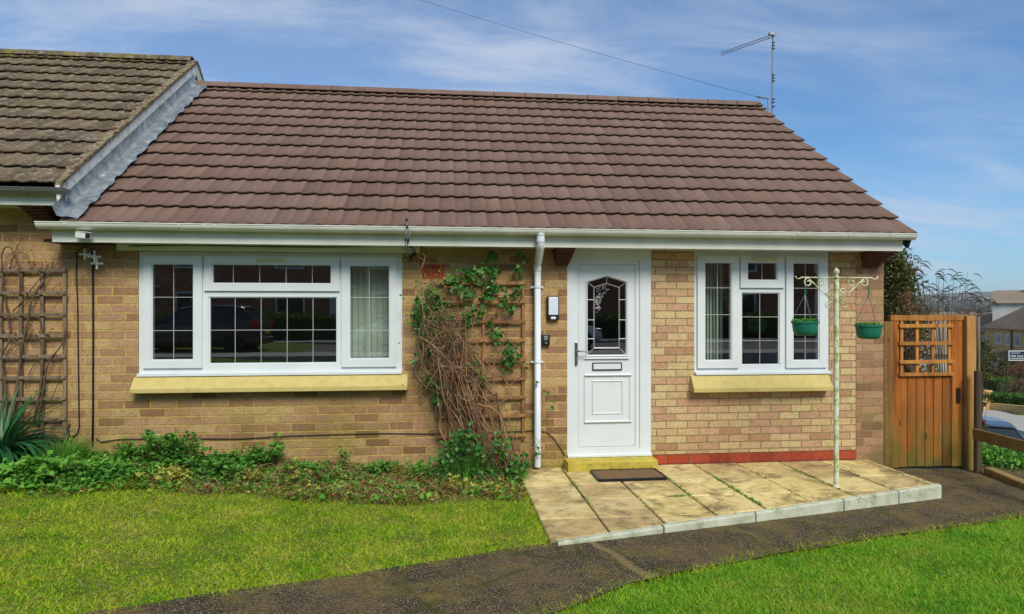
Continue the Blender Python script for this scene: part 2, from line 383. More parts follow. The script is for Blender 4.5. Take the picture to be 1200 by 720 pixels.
M['gate_wood_light'] = wood_mat('orange_wood_rail', (.24, .09, .015), (.44, .19, .04), (.52, .26, .07), 'z', .3)
M['post_wood'] = wood_mat('gate_post_wood', (.20, .10, .03), (.36, .20, .06), (.42, .27, .11), 'z', .8)
M['trellis_grey'] = wood_mat('weathered_grey_wood', (.10, .075, .05), (.19, .145, .10), (.28, .23, .17), 'z')
M['trellis_brown'] = wood_mat('brown_trellis_wood', (.20, .10, .045), (.32, .17, .075), (.42, .25, .12), 'z')
M['rail_wood'] = wood_mat('mossy_rail_wood', (.16, .11, .04), (.30, .20, .07), (.38, .27, .11), 'x', .5)
M['dark_wood'] = wood_mat('dark_post_wood', (.04, .028, .018), (.075, .055, .035), (.12, .09, .06), 'z', .3)

# paving
b = NB('sandstone_slab'); v = b.geo(); n = b.noise(v, 2.4, 7, .62, 1.2); n2 = b.noise(b.mapping(v, (3, 5, 3), (0, 0, .5)), 1.3, 5, .6, 1.5); rn = b.attr()
c = b.ramp(n, [(.25, (.24, .18, .09)), (.38, (.48, .38, .18)), (.52, (.64, .53, .26)), (.75, (.74, .64, .38))])
c = b.mix(1, c, b.ramp(rn, [(0, (.75, .66, .60)), (.4, (1, .97, .9)), (.7, (1.05, 1, .80)), (1, (.86, .78, .6))]), 'MULTIPLY')
c = b.mix(b.mr(n2, .52, .64, 0, .4), c, (.25, .18, .10))
c = b.mix(b.mr(b.noise(v, 70, 5, .7), .55, .7, 0, .45), c, (.20, .15, .08))
c = b.mix(b.mr(b.noise(v, 6, 6, .7), .52, .66, 0, .6), c, (.21, .19, .04))
c = b.mix(b.mr(b.noise(v, 3.3, 7, .75, .5), .52, .62, 0, .75), c, (.16, .11, .06))
b.bump(n2, .5, .01, b.bump(b.noise(v, 45, 5), .35, .006)); M['slab'] = b.done(c, .85, .25)
b = NB('pale_kerb_concrete'); v = b.geo(); n = b.noise(v, 7, 6, .7)
c = b.ramp(n, [(.28, (.20, .22, .11)), (.46, (.42, .45, .33)), (.72, (.58, .60, .50))]); b.bump(b.noise(v, 80, 4), .3, .004); M['kerb'] = b.done(c, .85, .2)
b = NB('old_mossy_tarmac'); v = b.geo(); vd = b.vor(v, 85, 'F1', 'Distance'); vc = b.vor(v, 85, 'F1', 'Color')
st = b.ramp(b.xyz(vc)[0], [(0, (.055, .045, .026)), (.45, (.155, .12, .070)), (.78, (.27, .215, .13)), (.96, (.24, .20, .13)), (1, (.38, .34, .26))])
c = b.mix(b.mr(vd, .3, .55), st, (.042, .033, .020))
big = b.noise(v, 1.5, 6, .65, .6)
c = b.mix(b.mr(big, .42, .66, 0, .5), c, (.17, .12, .065))
c = b.mix(b.math('MULTIPLY', b.mr(b.noise(v, 4.5, 8, .75), .53, .66), b.mr(b.noise(v, 1.1, 3), .4, .6, .3, 1)), c, b.mix(b.mr(b.noise(v, 90, 3), .4, .6), (.13, .12, .018), (.22, .15, .05)))
X, Y, Z = b.xyz(v)[:3]
cr = b.vor(b.mapping(v, (1, 1, 1)), .9, 'DISTANCE_TO_EDGE', 'Distance'); crk = b.math('ADD', cr, b.math('MULTIPLY', b.math('SUBTRACT', b.noise(v, 7, 4, .7), .5), .05))
c = b.mix(b.mr(crk, .0, .022, .85, 0), c, (.05, .06, .012))
ja = b.math('ABSOLUTE', b.math('SUBTRACT', b.math('ADD', b.math('ADD', X, b.math('MULTIPLY', Y, .35)), b.math('MULTIPLY', b.noise(v, 6, 4), .12)), 2.62)); c = b.mix(b.mr(ja, .02, .05, .8, 0), c, (.26, .19, .08))
MG = b.math('MULTIPLY', b.mr(b.noise(v, 2.6, 7, .72, .4), .46, .60), .8); c = b.mix(MG, c, b.mix(b.mr(b.noise(v, 60, 3), .4, .6), (.10, .085, .018), (.22, .16, .07)))
b.bump(b.math('SUBTRACT', 1, vd), .9, .012, b.bump(big, .6, .05)); M['path'] = b.done(c, .95, .2)
b = NB('road_asphalt'); v = b.geo(); M['asphalt'] = b.done(b.mix(b.noise(v, 3, 6), (.10, .10, .10), (.15, .145, .14)), .9, .2)
b = NB('pavement_concrete'); v = b.geo(); M['pavement'] = b.done(b.mix(b.noise(v, 2, 6), (.30, .29, .26), (.42, .40, .36)), .9, .2)
b = NB('sandy_drive'); v = b.geo(); M['drive'] = b.done(b.mix(b.noise(v, 2, 6), (.36, .27, .18), (.44, .35, .24)), .9, .2)

# terrain: soil close by the house, grass beyond, far land muted
b = NB('lawn_ground'); v = b.geo(); n = b.noise(v, 1.3, 7, .65); n2 = b.noise(v, 30, 5, .7)
c = b.ramp(n, [(.3, (.07, .13, .012)), (.5, (.13, .19, .018)), (.7, (.22, .20, .04))]); c = b.mix(b.mr(n2, .4, .7, 0, .5), c, (.05, .045, .012))
fx = b.noise(v, .012, 8, .7); far = b.ramp(fx, [(.3, (.05, .055, .035)), (.5, (.10, .09, .055)), (.62, (.07, .08, .045)), (.8, (.16, .12, .08))])
X, Y, Z = b.xyz(v)[:3]; dd = b.math('ADD', b.math('MULTIPLY', X, ST), b.math('MULTIPLY', Y, CT))
c = b.mix(b.mr(dd, 45, 110), c, far); b.bump(n2, .8, .03); M['land'] = b.done(c, .95, .1)

def leaf_mat(name, stops, rough=.5, pos=0, trans=.25, patch=None):
    b = NB(name); r = b.attr(); v = b.geo()
    f = b.math('ADD', b.math('MULTIPLY', r, .52), b.math('MULTIPLY', b.mr(b.noise(v, pos or 3, 6, .72), .3, .7), .48))
    c = b.ramp(f, stops)
    if patch: c = b.mix(b.mr(b.noise(v, patch[0], 5, .65), patch[1], patch[2], 0, patch[3]), c, patch[4])
    m = b.done(c, rough, .3)
    t = b.n.new('ShaderNodeBsdfTranslucent'); b.set(t.inputs[0], c); ms = b.n.new('ShaderNodeMixShader'); ms.inputs[0].default_value = trans
    b.l.new(b.b.outputs[0], ms.inputs[1]); b.l.new(t.outputs[0], ms.inputs[2]); b.l.new(ms.outputs[0], b.out.inputs[0]); return m
M['grass'] = leaf_mat('lawn_grass', [(.12, (.05, .20, .008)), (.34, (.18, .42, .010)), (.52, (.40, .60, .018)), (.72, (.62, .62, .05)), (.92, (.66, .54, .20))], .6, 3.2, .42, (1.3, .50, .68, .35, (.46, .46, .06)))
M['grass_rich'] = leaf_mat('lush_grass', [(.08, (.045, .20, .012)), (.30, (.12, .40, .014)), (.55, (.28, .54, .018)), (.82, (.42, .54, .05)), (1, (.60, .48, .17))], .5, 2.6, .42, (1.4, .52, .68, .45, (.42, .42, .05)))
M['straw'] = leaf_mat('dry_straw', [(0, (.12, .08, .03)), (.5, (.34, .26, .11)), (1, (.55, .47, .22))], .8)
M['leaf_green'] = leaf_mat('mid_green_leaf', [(0, (.025, .10, .015)), (.4, (.065, .22, .025)), (.8, (.15, .35, .045)), (1, (.36, .42, .09))])
M['leaf_bright'] = leaf_mat('bright_green_leaf', [(0, (.05, .18, .02)), (.5, (.12, .34, .035)), (1, (.28, .50, .08))])
M['leaf_dark'] = leaf_mat('ivy_leaf', [(0, (.02, .08, .02)), (.45, (.05, .17, .03)), (.8, (.11, .28, .045)), (1, (.28, .36, .08))], .35)
M['leaf_strap'] = leaf_mat('strap_leaf', [(0, (.012, .06, .02)), (.6, (.03, .14, .045)), (1, (.08, .22, .07))], .35)
M['leaf_dead'] = leaf_mat('dead_leaf', [(0, (.05, .022, .01)), (.35, (.15, .07, .025)), (.6, (.28, .16, .05)), (.85, (.42, .30, .11)), (1, (.42, .12, .03))], .8)
M['leaf_yellow'] = leaf_mat('yellow_green_leaf', [(0, (.12, .16, .02)), (.5, (.32, .32, .05)), (1, (.55, .50, .10))])
M['leaf_conifer'] = leaf_mat('conifer_leaf', [(0, (.03, .045, .012)), (.4, (.075, .10, .022)), (.7, (.15, .13, .035)), (1, (.26, .15, .05))], .7)
M['leaf_hedge'] = leaf_mat('hedge_leaf', [(0, (.035, .09, .02)), (.5, (.08, .19, .03)), (1, (.17, .28, .06))], .7, .5)
M['leaf_russet'] = leaf_mat('russet_twig', [(0, (.10, .045, .03)), (.5, (.20, .10, .065)), (1, (.32, .19, .12))], .8, .5)
M['stem'] = simple('brown_stem', (.20, .10, .055), (.40, .25, .14), 6, .85, .2, .3)
M['stem_dark'] = simple('dark_stem', (.085, .055, .035), (.15, .10, .065), 16, .85, .2, .3)
M['bark'] = simple('bark', (.10, .07, .045), (.05, .035, .025), 12, .9, .2, .5)
M['soil'] = simple('dark_soil', (.055, .035, .02), (.10, .065, .035), 12, .98, .1, .9)
M['terracotta'] = simple('orange_terracotta', (.55, .12, .045), (.45, .09, .03), 20, .8, .2)
M['dark_hole'] = simple('dark_recess', (.02, .008, .006), None, 20, .9, .1)
M['green_plastic'] = simple('green_plastic', (.008, .16, .095), (.006, .12, .07), 9, .42, .45)
b = NB('flaking_cream_paint'); v = b.co(); n = b.noise(v, 14, 7, .72)
c = b.ramp(n, [(.32, (.20, .16, .05)), (.44, (.42, .44, .20)), (.55, (.66, .68, .52)), (.8, (.74, .75, .66))]); b.bump(n, .3, .003); M['post_paint'] = b.done(c, .6, .3)
b = NB('coir_mat'); v = b.geo(); n = b.noise(b.mapping(v, (30, 160, 30)), 1, 4, .7); c = b.mix(b.mr(n, .35, .65), (.10, .06, .035), (.30, .19, .10)); b.bump(n, 1, .01); M['mat'] = b.done(c, .95, .1)
b = NB('window_glass'); gl = b.n.new('ShaderNodeBsdfGlossy'); gl.inputs['Roughness'].default_value = .0; gl.inputs[0].default_value = (.95, .97, 1, 1)
tr = b.n.new('ShaderNodeBsdfTransparent'); tr.inputs[0].default_value = (.82, .86, .84, 1); fr = b.n.new('ShaderNodeFresnel'); fr.inputs[0].default_value = 1.75
wv = b.n.new('ShaderNodeBump'); wv.inputs['Strength'].default_value = .012; wv.inputs['Distance'].default_value = .02; b.l.new(b.noise(b.geo(), 1.7, 2), wv.inputs['Height']); b.l.new(wv.outputs[0], gl.inputs['Normal'])
ms = b.n.new('ShaderNodeMixShader'); b.l.new(fr.outputs[0], ms.inputs[0]); b.l.new(tr.outputs[0], ms.inputs[1]); b.l.new(gl.outputs[0], ms.inputs[2]); b.l.new(ms.outputs[0], b.out.inputs[0]); M['glass'] = b.m
lw = b.n.new('ShaderNodeLayerWeight'); lw.inputs[0].default_value = .5; b.l.new(b.math('ADD', .20, b.math('MULTIPLY', .8, b.math('POWER', lw.outputs['Facing'], 5))), ms.inputs[0])
M['dark_glass'] = simple('dark_glass', (.02, .024, .028), None, 5, .08, .6)

# ------------------------------------------------------------------ ground sheet
def terrain():
    xs = np.concatenate([-np.geomspace(8, 4000, 26)[::-1], np.arange(-7.5, 8, .25), np.geomspace(8.2, 5000, 70)])
    ys = np.concatenate([-np.geomspace(4, 900, 20)[::-1], np.arange(-3.75, 14, .25), np.geomspace(14.3, 5000, 90)])
    V = []; 
    for y in ys:
        for x in xs:
            z = gz(x, y); d = x*ST+y*CT
            if d > 700: z += 14*math.sin(x*.0021+1)+9*math.sin(x*.0057)+6*math.sin(y*.004+x*.001)
            if -5 < x < 6 and -2 < y < 6.3: z += .004*math.sin(x*3.1+y)*math.sin(y*2.7)
            V.append((x, y, z-.012))
    nx = len(xs); Fc = [(j*nx+i, j*nx+i+1, (j+1)*nx+i+1, (j+1)*nx+i) for j in range(len(ys)-1) for i in range(nx-1)]
    return np_mesh('ground', V, Fc, M['land'])
tag(terrain(), kind='structure')

def upper(x): return 4.345+(.435 if x < .7 else .278)*(x-.7)            # path edge next to the house side
def lower(x): return float(np.interp(x, [-5, .534, 1.1, 2.19, 4.79, 7], [.93, 3.31, 3.69, 4.10, 4.83, 5.5]))
def strip(name, pts_a, pts_b, m, dz, n=60, wob=0):
    V = []; K = 8
    for i in range(n+1):
        t = i/n; a = Vector(pts_a(t)); b_ = Vector(pts_b(t))
        for j in range(K+1):
            s = j/K; p = a.lerp(b_, s)
            e = wob*math.sin(t*37+j*9)*(1 if j in (0, K) else 0)+wob*.6*math.sin(t*91+j*5)*(1 if j in (0, K) else 0)
            V.append((p.x, p.y+e, gz(p.x, p.y+e)+dz))
    Fc = [(i*(K+1)+j, (i+1)*(K+1)+j, (i+1)*(K+1)+j+1, i*(K+1)+j+1) for i in range(n) for j in range(K)]
    return np_mesh(name, V, Fc, m)
def pa(t): x = -5+t*11.5; return (x, lower(x), 0)
def pb(t): x = -5+t*11.5; return (x, upper(x)+sm(x, 4.35, 4.75)*1.4, 0)
tag(strip('path', pa, pb, M['path'], .008, 160, .012), kind='structure')

# patio slabs -- each slab a raised piece in one paved surface
def kerb_y(x): return 4.36+(x-.763)*.268+.0035*(x-.763)**2
def patio():
    V = []; Fc = []; rn = []
    xs = [.72]; 
    while xs[-1] < 4.62: xs.append(xs[-1]+.46)
    rows = [(6.37, 5.72), (5.72, 5.27), (5.27, 4.80), (4.80, 4.32), (4.32, 3.9)]
    bm = MB(); rr = []
    for ri, (yt, yb) in enumerate(rows):
        off = [0, 0, .0, 0, 0][ri]
        for i in range(len(xs)-1):
            x0 = xs[i]+off+.006; x1 = xs[i+1]+off-.006; x0 = max(x0, .73)
            x1 = min(x1, 4.475)
            if x1-x0 < .05: continue
            y1 = yt-.006
            while kerb_y(x1) > yt-.03 and x1 > x0+.03: x1 -= .01
            if x1-x0 < .05: continue
            ya = max(yb+.006, kerb_y(x0)+.004); yb_ = max(yb+.006, kerb_y(x1)+.004)
            if ya > y1-.03 and yb_ > y1-.03: continue
            ya = min(ya, y1-.004); yb_ = min(yb_, y1-.004)
            t = [random.uniform(-.003, .003) for _ in range(4)]
            def q(x, y): return x, y
            k = len(bm.v)
            g = .008
            bm.add([(x0, ya, -.05), (x1, yb_, -.05), (x1, y1, -.05), (x0, y1, -.05),
                    (x0, ya, -.008+t[0]), (x1, yb_, -.008+t[1]), (x1, y1, -.008+t[2]), (x0, y1, -.008+t[3]),
                    (x0+g, ya+g, t[0]), (x1-g, yb_+g, t[1]), (x1-g, y1-g, t[2]), (x0+g, y1-g, t[3])],
                   [(0, 1, 5, 4), (1, 2, 6, 5), (2, 3, 7, 6), (3, 0, 4, 7), (4, 5, 9, 8), (5, 6, 10, 9), (6, 7, 11, 10), (7, 4, 8, 11), (8, 9, 10, 11)])
            rr += [random.random()]*12
    me = bpy.data.meshes.new('patio'); me.from_pydata(bm.v, [], bm.f); me.update()
    a = me.attributes.new('rnd', 'FLOAT', 'POINT'); a.data.foreach_set('value', rr); me.materials.append(M['slab'])
    o = bpy.data.objects.new('patio', me); col.objects.link(o); return o
tag(patio(), kind='structure')
mb = MB(); mb.prism_z([(.74, kerb_y(.74)+.02), (4.468, kerb_y(4.468)+.02), (4.468, 6.38), (.74, 6.38)], -.3, -.016)
tag(mb.build('patio_bed', M['soil']), kind='structure')
# kerb stones
bounds = [.77, 1.60, 2.42, 3.32, 3.95, 4.49]
ks = None
for i in range(5):
    x0, x1 = bounds[i]+.004, bounds[i+1]-.004
    y0, y1 = kerb_y(x0), kerb_y(x1)
    if i == 4: pass
    mb = MB(); mb.prism_z([(x0, y0-.06), (x1, y1-.06), (x1, y1), (x0, y0)], -.3, .006 if i else .0)
    lbl = ['mossy kerb stone at the left end of the patio edge, sunk beside the lawn', 'second pale kerb stone from the lawn end of the patio edge',
           'middle pale kerb stone of the patio edge, third from the lawn', 'kerb stone of the patio edge in front of the white basket post',
           'short end kerb stone at the gate corner of the patio'][i]
    tag(mb.build('kerb_stone', M['kerb'], bevel=.012), lbl, 'kerb stone', 'kerb stones along the patio edge')

# ------------------------------------------------------------------ bungalow
XL, XR = -3.36, P(1035, 400, YW).x     # party line and right corner
XD0, XD1 = P(664.7, 420, YW).x, P(763.3, 420, YW).x
XN = P(1003, 400, YW).x
ZF0, ZF1 = 2.19, 2.33                  # fascia
EY, EZ = 6.00, 2.352; RY, RZ = 9.13, 4.63
XV = 4.74                              # verge
BK = 2*RY-YW
bung = thing('bungalow', 'brick bungalow with brown tiled roof, white door and two white framed windows', 'house', (0.6, YW, 0))
w1 = RC(162, 296, 471.5, 440, YW); w2 = RC(813.6, 294.5, 972, 439, YW)
door_z1 = P(714, 292.5, YW).z; door_z0 = P(714, 535, YW).z
WT = 2.30
h1 = (w1[0], w1[1], w1[2], w1[3]); h2 = (w2[0], w2[1], w2[2], w2[3])
mb = MB(); mb.holed(XL, XD0, -.3, WT, [h1], YW, YW+.22); mb.build('wall', M['brick_old'], bung)
mb = MB(); mb.holed(XD1, XN, .105, WT, [h2], YW, YW+.22); mb.build('wall', M['brick_new'], bung)
mb = MB(); mb.box(XD1, XN, YW-.003, YW+.22, -.02, .105); mb.build('plinth_course', M['brick_red'], bung)
mb = MB(); mb.box(XN, XR, YW-.006, YW+.22, -.3, WT); mb.build('wall', M['brick_pier'], bung)
mb = MB(); mb.box(XD0, XD1, YW+.01, YW+.22, -.3, door_z0-.002); mb.build('wall', M['brick_old'], bung); mb = MB(); mb.box(XD0, XD1, YW+.01, YW+.22, door_z1+.002, WT); mb.build('wall', M['brick_old'], bung)
# right gable and back wall
mb = MB(); mb.prism_x([(YW+.22, -.6), (BK, -.6), (BK, WT), (RY, RZ-.14), (YW+.22, 2.45)], XR-.22, XR-.002); mb.build('gable_wall', M['brick_pier'], bung)
mb = MB(); mb.box(XL, XR-.22, BK-.22, BK, -.6, WT); mb.build('back_wall', M['brick_pier'], bung)
mb = MB(); mb.box(XL+.1, XR-.23, YW+.225, BK-.23, WT+.002, WT+.05); mb.build('ceiling', M['interior'], bung)
mb = MB(); mb.box(XL+.1, XR-.23, YW+.225, BK-.23, .02, .12); mb.build('inner_floor', M['interior'], bung)
mb = MB(); mb.box(XL+.1, XR-.23, 9.6, 9.7, .12, WT); mb.box(XD0-.35, XD0-.25, YW+.225, 9.6, .12, WT); mb.box(XD1+.1, XD1+.2, YW+.225, 9.6, .12, WT); mb.build('partition', M['interior'], bung)

def roof(parent, x0, x1, ye, ze, yr, zr, nc, m, jit=0, back=True):
    sl = math.hypot(yr-ye, zr-ze); ty, tz = (yr-ye)/sl, (zr-ze)/sl; nyv, nzv = -tz, ty
    g = sl/nc; prof = [(0, 0), (.060, 0), (.078, .005), (.100, .010), (.125, .010), (.141, .004), (.1445, -.005), (.1475, -.005)]
    per = .15
    n = int(math.ceil((x1-x0)/per)); us = []
    for i in range(n+1):
        for (u, p) in prof:
            x = x0+i*per+u
            if x <= x1: us.append((x, p, i))
    us.append((x1, 0, n))
    for side in ((1, -1) if back else (1,)):
        V = []; Fc = []
        for k in range(int(math.ceil(nc))):
            s0 = max(0, k*g-.0) if k else -.02; s1 = min((k+1)*g, sl)
            th = .034; o = len(V); K = len(us)
            jr = {}
            for (x, p, i) in us:
                if i not in jr: jr[i] = (random.uniform(-jit, jit), random.uniform(-jit, jit)*2)
                dj, ds = jr[i]
                for (s, h) in ((s0+.035, .004), (s0+ds*(k > 0), th-.017+p), (s0+ds*(k > 0), th+p+dj), (s1+.045, -.004+p+dj*.2)):
                    y = ye+ty*s+nyv*h; z = ze+tz*s+nzv*h
                    if side < 0: y = 2*yr-y
                    V.append((x, y, z))
            for i in range(K-1):
                a = o+i*4; b_ = o+(i+1)*4
                Fc += [(a, b_, b_+1, a+1), (a+1, b_+1, b_+2, a+2), (a+2, b_+2, b_+3, a+3)]
        r = np_mesh('roof', V, Fc, m, parent)
        if side > 0: front = r
    # decking closing the roof below the tiles
    mb = MB(); mb.prism_x([(ye+.06, ze-.03), (yr, zr-.07), (2*yr-ye-.06, ze-.03), (2*yr-ye-.1, ze-.07), (yr, zr-.13), (ye+.10, ze-.07)], x0+.03, x1-.03)
    dk = mb.build('roof_decking', M['dark_wood'], front)
    return front
front = roof(bung, XL+.03, XV, EY, EZ, RY, RZ, 12.5, M['tile_new'], .0004)
# ridge tiles
def ridge(parent, x0, x1, yr, zr, m, sag=0, rad=.11):
    mb = MB(); x = x0; i = 0
    while x < x1-.05:
        xe = min(x+.45, x1); n = 9; vv = []
        for (xx, rr) in ((x+.002, rad+.004), (xe-.006, rad)):
            for k in range(n):
                a = math.pi*k/(n-1)*.9+math.pi*.05
                vv.append((xx, yr-math.cos(a)*rr, zr-.055+math.sin(a)*rr*.95))
            for k in range(n-1, -1, -1):
                a = math.pi*k/(n-1)*.9+math.pi*.05
                vv.append((xx, yr-math.cos(a)*(rr-.018), zr-.055+math.sin(a)*(rr-.018)*.95))
        m2 = 2*n; mb.add(vv, [(k, (k+1) % m2, (k+1) % m2+m2, k+m2) for k in range(m2)]+[tuple(range(m2-1, -1, -1)), tuple(range(m2, 2*m2))])
        x = xe; i += 1
    return mb.build('ridge_tiles', m, parent)
ridge(front, XL+.02, XV-.06, RY, RZ+.03, M['tile_new'])
# verge: dark under edge and mortar, white barge board at right
mb = MB(); mb.prism_x([(EY+.02, EZ-.015), (RY, RZ-.02), (RY, RZ-.16), (EY+.08, EZ-.13)], XV-.035, XV-.008); mb.build('verge_board', M['black_plastic'], front)
mb = MB(); mb.prism_x([(2*RY-EY-.02, EZ-.015), (RY, RZ-.02), (RY, RZ-.16), (2*RY-EY-.08, EZ-.13)], XV-.035, XV-.008); mb.build('verge_board', M['black_plastic'], front)
# fascia, soffit, gutter
xf0, xf1 = P(61, 280, YF).x, P(1058, 290, YF).x
mb = MB(); mb.box(xf0, xf1, YF, YF+.022, ZF0, ZF1); mb.build('fascia', M['upvc_cream'], bung, bevel=.002)
mb = MB(); mb.box(P(140, 280, YW).x, xf1-.002, YF+.024, YW-.012, ZF0+.012, ZF0+.022); mb.build('soffit', M['upvc_cream'], bung)
mb = MB(); mb.box(xf1-.012, xf1+.006, YF+.024, YW+.3, ZF0+.002, 2.33); mb.build('box_end', M['upvc'], bung)
def gutter(parent, x0, x1, yc, zc, m, r=.056):
    n = 10; o = [(yc+r*math.cos(math.pi+math.pi*k/n), zc+r*1.0*math.sin(math.pi+math.pi*k/n)) for k in range(n+1)]
    i_ = [(yc+(r-.004)*math.cos(math.pi+math.pi*k/n), zc+(r-.004)*math.sin(math.pi+math.pi*k/n)) for k in range(n, -1, -1)]
    # rolled lip
    mb = MB(); mb.prism_x(o+i_, x0, x1); mb.tube([(x0, yc-r, zc), (x1, yc-r, zc)], .0055, 6)
    mb.prism_x([(yc+(r-.001)*math.cos(math.pi+math.pi*k/n), zc+(r-.001)*math.sin(math.pi+math.pi*k/n)) for k in range(n+1)], x0+.001, x0+.006)
    mb.prism_x([(yc+(r-.001)*math.cos(math.pi+math.pi*k/n), zc+(r-.001)*math.sin(math.pi+math.pi*k/n)) for k in range(n+1)], x1-.006, x1-.001)
    return mb.build('gutter', m, parent, smooth=False)
def gut_clip(parent, x, yc, zc, wd, m, r=.061):
    n = 10; mb = MB(); mb.prism_x([(yc+r*math.cos(math.pi+math.pi*k/n), zc+.004+r*math.sin(math.pi+math.pi*k/n)) for k in range(n+1)]+[(yc+(r-.009)*math.cos(math.pi+math.pi*k/n), zc+.004+(r-.009)*math.sin(math.pi+math.pi*k/n)) for k in range(n, -1, -1)], x-wd/2, x+wd/2)
    return mb.build('gutter_bracket', m, parent)
gy, gzc = YF-.060, 2.352
gx0, gx1 = P(45, 268, gy).x, P(1071, 280, gy).x
gut = gutter(bung, gx0, gx1, gy, gzc, M['upvc_cream'])
for px, wd in ((80, .018), (213, .018), (241, .02), (254, .02), (337, .018), (463, .02), (569, .018), (627, .02), (642, .02), (727, .018), (816, .018), (932, .018), (982, .02), (992, .02), (1041, .018)):
    gut_clip(gut, P(px, 270, gy).x, gy, gzc, wd, M['upvc_cream'])
# trims above windows
x0, x1, z0, z1 = RC(139, 285, 492, 294.5, YW); mb = MB(); mb.box(x0, x1, YW-.045, YW-.002, w1[3]+.004, ZF0+.01); mb.build('window_head_trim', M['upvc_cream'], bung, bevel=.003)

def corbel(parent, px, ztop, y_front=YF+.025, wpx=21, name='corbel', layers=7):
    x = P(px, 300, YW).x; wdt = wpx/115.; mb = MB(); lh = .023
    for i in range(layers):
        t = i/(layers-1); yf = y_front+(YW-.03-y_front)*t; hw = wdt/2*(1-.28*t)
        mb.box(x-hw, x+hw, yf, YW+.02-.0, ztop-lh*(i+1)+.004, ztop-lh*i)
    return mb.build(name, M['corbel'], parent)
M['corbel'] = simple('dark_red_tile_corbel', (.20, .075, .045), (.12, .05, .035), 25, .9, .2, .3)
corbel(bung, 658, ZF0+.0); corbel(bung, 1019, ZF0+.0, wpx=26); 
mb = MB(); mb.box(P(72, 285, YW).x, P(140, 285, YW).x-.004, YF+.026, YW-.002, ZF0+.004, ZF0+.03); mb.build('eaves_shade_box', M['black_plastic'], bung)  # solid black box painting in the dark shadow under the open eaves

# ------------------------------------------------------------------ windows
def window(outer, sashes, fixed, leads, vent, sillr):
    """outer rect; sashes: (sash rect, glass rect); fixed: glass rects; leads: per glass"""
    x0, x1, z0, z1 = outer; YFW = YW+.012
    holes = [g for s, g in sashes]+fixed
    mb = MB(); mb.holed(x0+.001, x1-.001, z0+.001, z1-.001, holes, YFW, YFW+.055)
    mb.box(x0+.004, x1-.004, YFW-.055, YFW, z0+.002, z0+.030)      # projecting cill nose
    fr_ = mb.build('window', M['upvc'], bung, bevel=.003)
    for s, g in sashes:
        mb = MB(); mb.holed(*s, [g], YFW-.022, YFW-.002)
        bw_ = .012; gi = (g[0]+.0005, g[1]-.0005, g[2]+.0005, g[3]-.0005); mb.build('sash', M['upvc'], fr_, bevel=.005)
    allg = [(g, l, -.010) for (s, g), l in zip(sashes, leads)]+[(g, l, .012) for g, l in zip(fixed, leads[len(sashes):])]
    for g, (lx, lz), dy in allg:
        yy = YFW+dy
        mb = MB(); q = (g[0]+.010, g[1]-.010, g[2]+.010, g[3]-.010); mb.holed(g[0]-.002, g[1]+.002, g[2]-.002, g[3]+.002, [q], yy-.002, yy+.02); mb.build('glazing_bead', M['upvc'], fr_, bevel=.002)
        mb = MB(); mb.add([(g[0], yy+.008, g[2]), (g[1], yy+.008, g[2]), (g[1], yy+.008, g[3]), (g[0], yy+.008, g[3])], [(0, 1, 2, 3)]); mb.build('pane', M['glass'], fr_)
        mb = MB()
        for x in lx: mb.box(x-.0023, x+.0023, yy+.0035, yy+.0055, q[2], q[3])
        for z in lz: mb.box(q[0], q[1], yy+.0025, yy+.0035, z-.0023, z+.0023)
        if lx or lz: mb.build('leading', M['came_white'], fr_)
    if vent:
        vx0, vx1, vz0, vz1 = vent; mb = MB(); mb.box(vx0, vx1, YFW-.042, YFW-.023, vz0, vz1); mb.build('trickle_vent', M['upvc_cream2'], fr_, bevel=.003)
    sx0, sx1, sz0, sz1 = sillr; mb = MB()
    mb.prism_x([(YW+.05, z0-.003), (YW-.03, z0-.003), (YW-.10, sz0+.055), (YW-.115, sz0+.045), (YW-.115, sz0), (YW+.05, sz0)], sx0, sx1)
    mb.build('sill', M['sill'], fr_, bevel=.006)
    return fr_
M['upvc_cream2'] = simple('yellowed_vent_plastic', (.62, .58, .36), None, 10, .5)
YG = YW+.005
def r_(a, b, c, d): return RC(a, b, c, d, YG)
def lx(xs, py=380): return [P(x, py, YG).x for x in xs]
def lz(ys, px): return [P(px, y, YG).z for y in ys]
window(w1, [(r_(168.4, 300.6, 237.3, 431.5), r_(177.8, 309, 227.6, 422.5)), (r_(239.8, 300.8, 398.0, 341.2), r_(248.6, 309.7, 388.8, 333)), (r_(400.5, 301.5, 465, 430), r_(409.3, 311, 457, 421))],
       [r_(244.4, 348, 395, 426.5)],
       [(lx([203.5]), lz([348.5, 387.6], 203)), (lx([273.3, 304.4, 335.3, 365.9]), []), (lx([432.7]), lz([348.7, 387.3], 432)), (lx([274.7, 305.3, 335.9, 366.3]), lz([387], 320))],
       r_(302, 304, 335, 307.6), (P(152.5, 450, YW-.1).x, P(477.5, 450, YW-.1).x, P(320, 459.5, YW-.115).z, 0))
window(w2, [(r_(817, 300, 865.6, 431.5), r_(825.3, 307.5, 857.2, 422.8)), (r_(867.3, 300.6, 918.4, 337.5), r_(875.3, 307.5, 910.8, 329)), (r_(920.8, 301, 968.8, 431), r_(928.6, 308, 959.6, 422.8))],
       [r_(869.4, 343, 914.4, 428)],
       [(lx([840.6]), lz([337.5, 369, 400], 841)), (lx([893]), []), (lx([943.6]), lz([338, 369, 400], 944)), (lx([891.6]), lz([371.6, 399.7], 891))],
       r_(880.3, 303, 908.2, 306), (P(812.8, 450, YW-.1).x, P(975.8, 450, YW-.1).x, P(893, 459.5, YW-.115).z, 0))

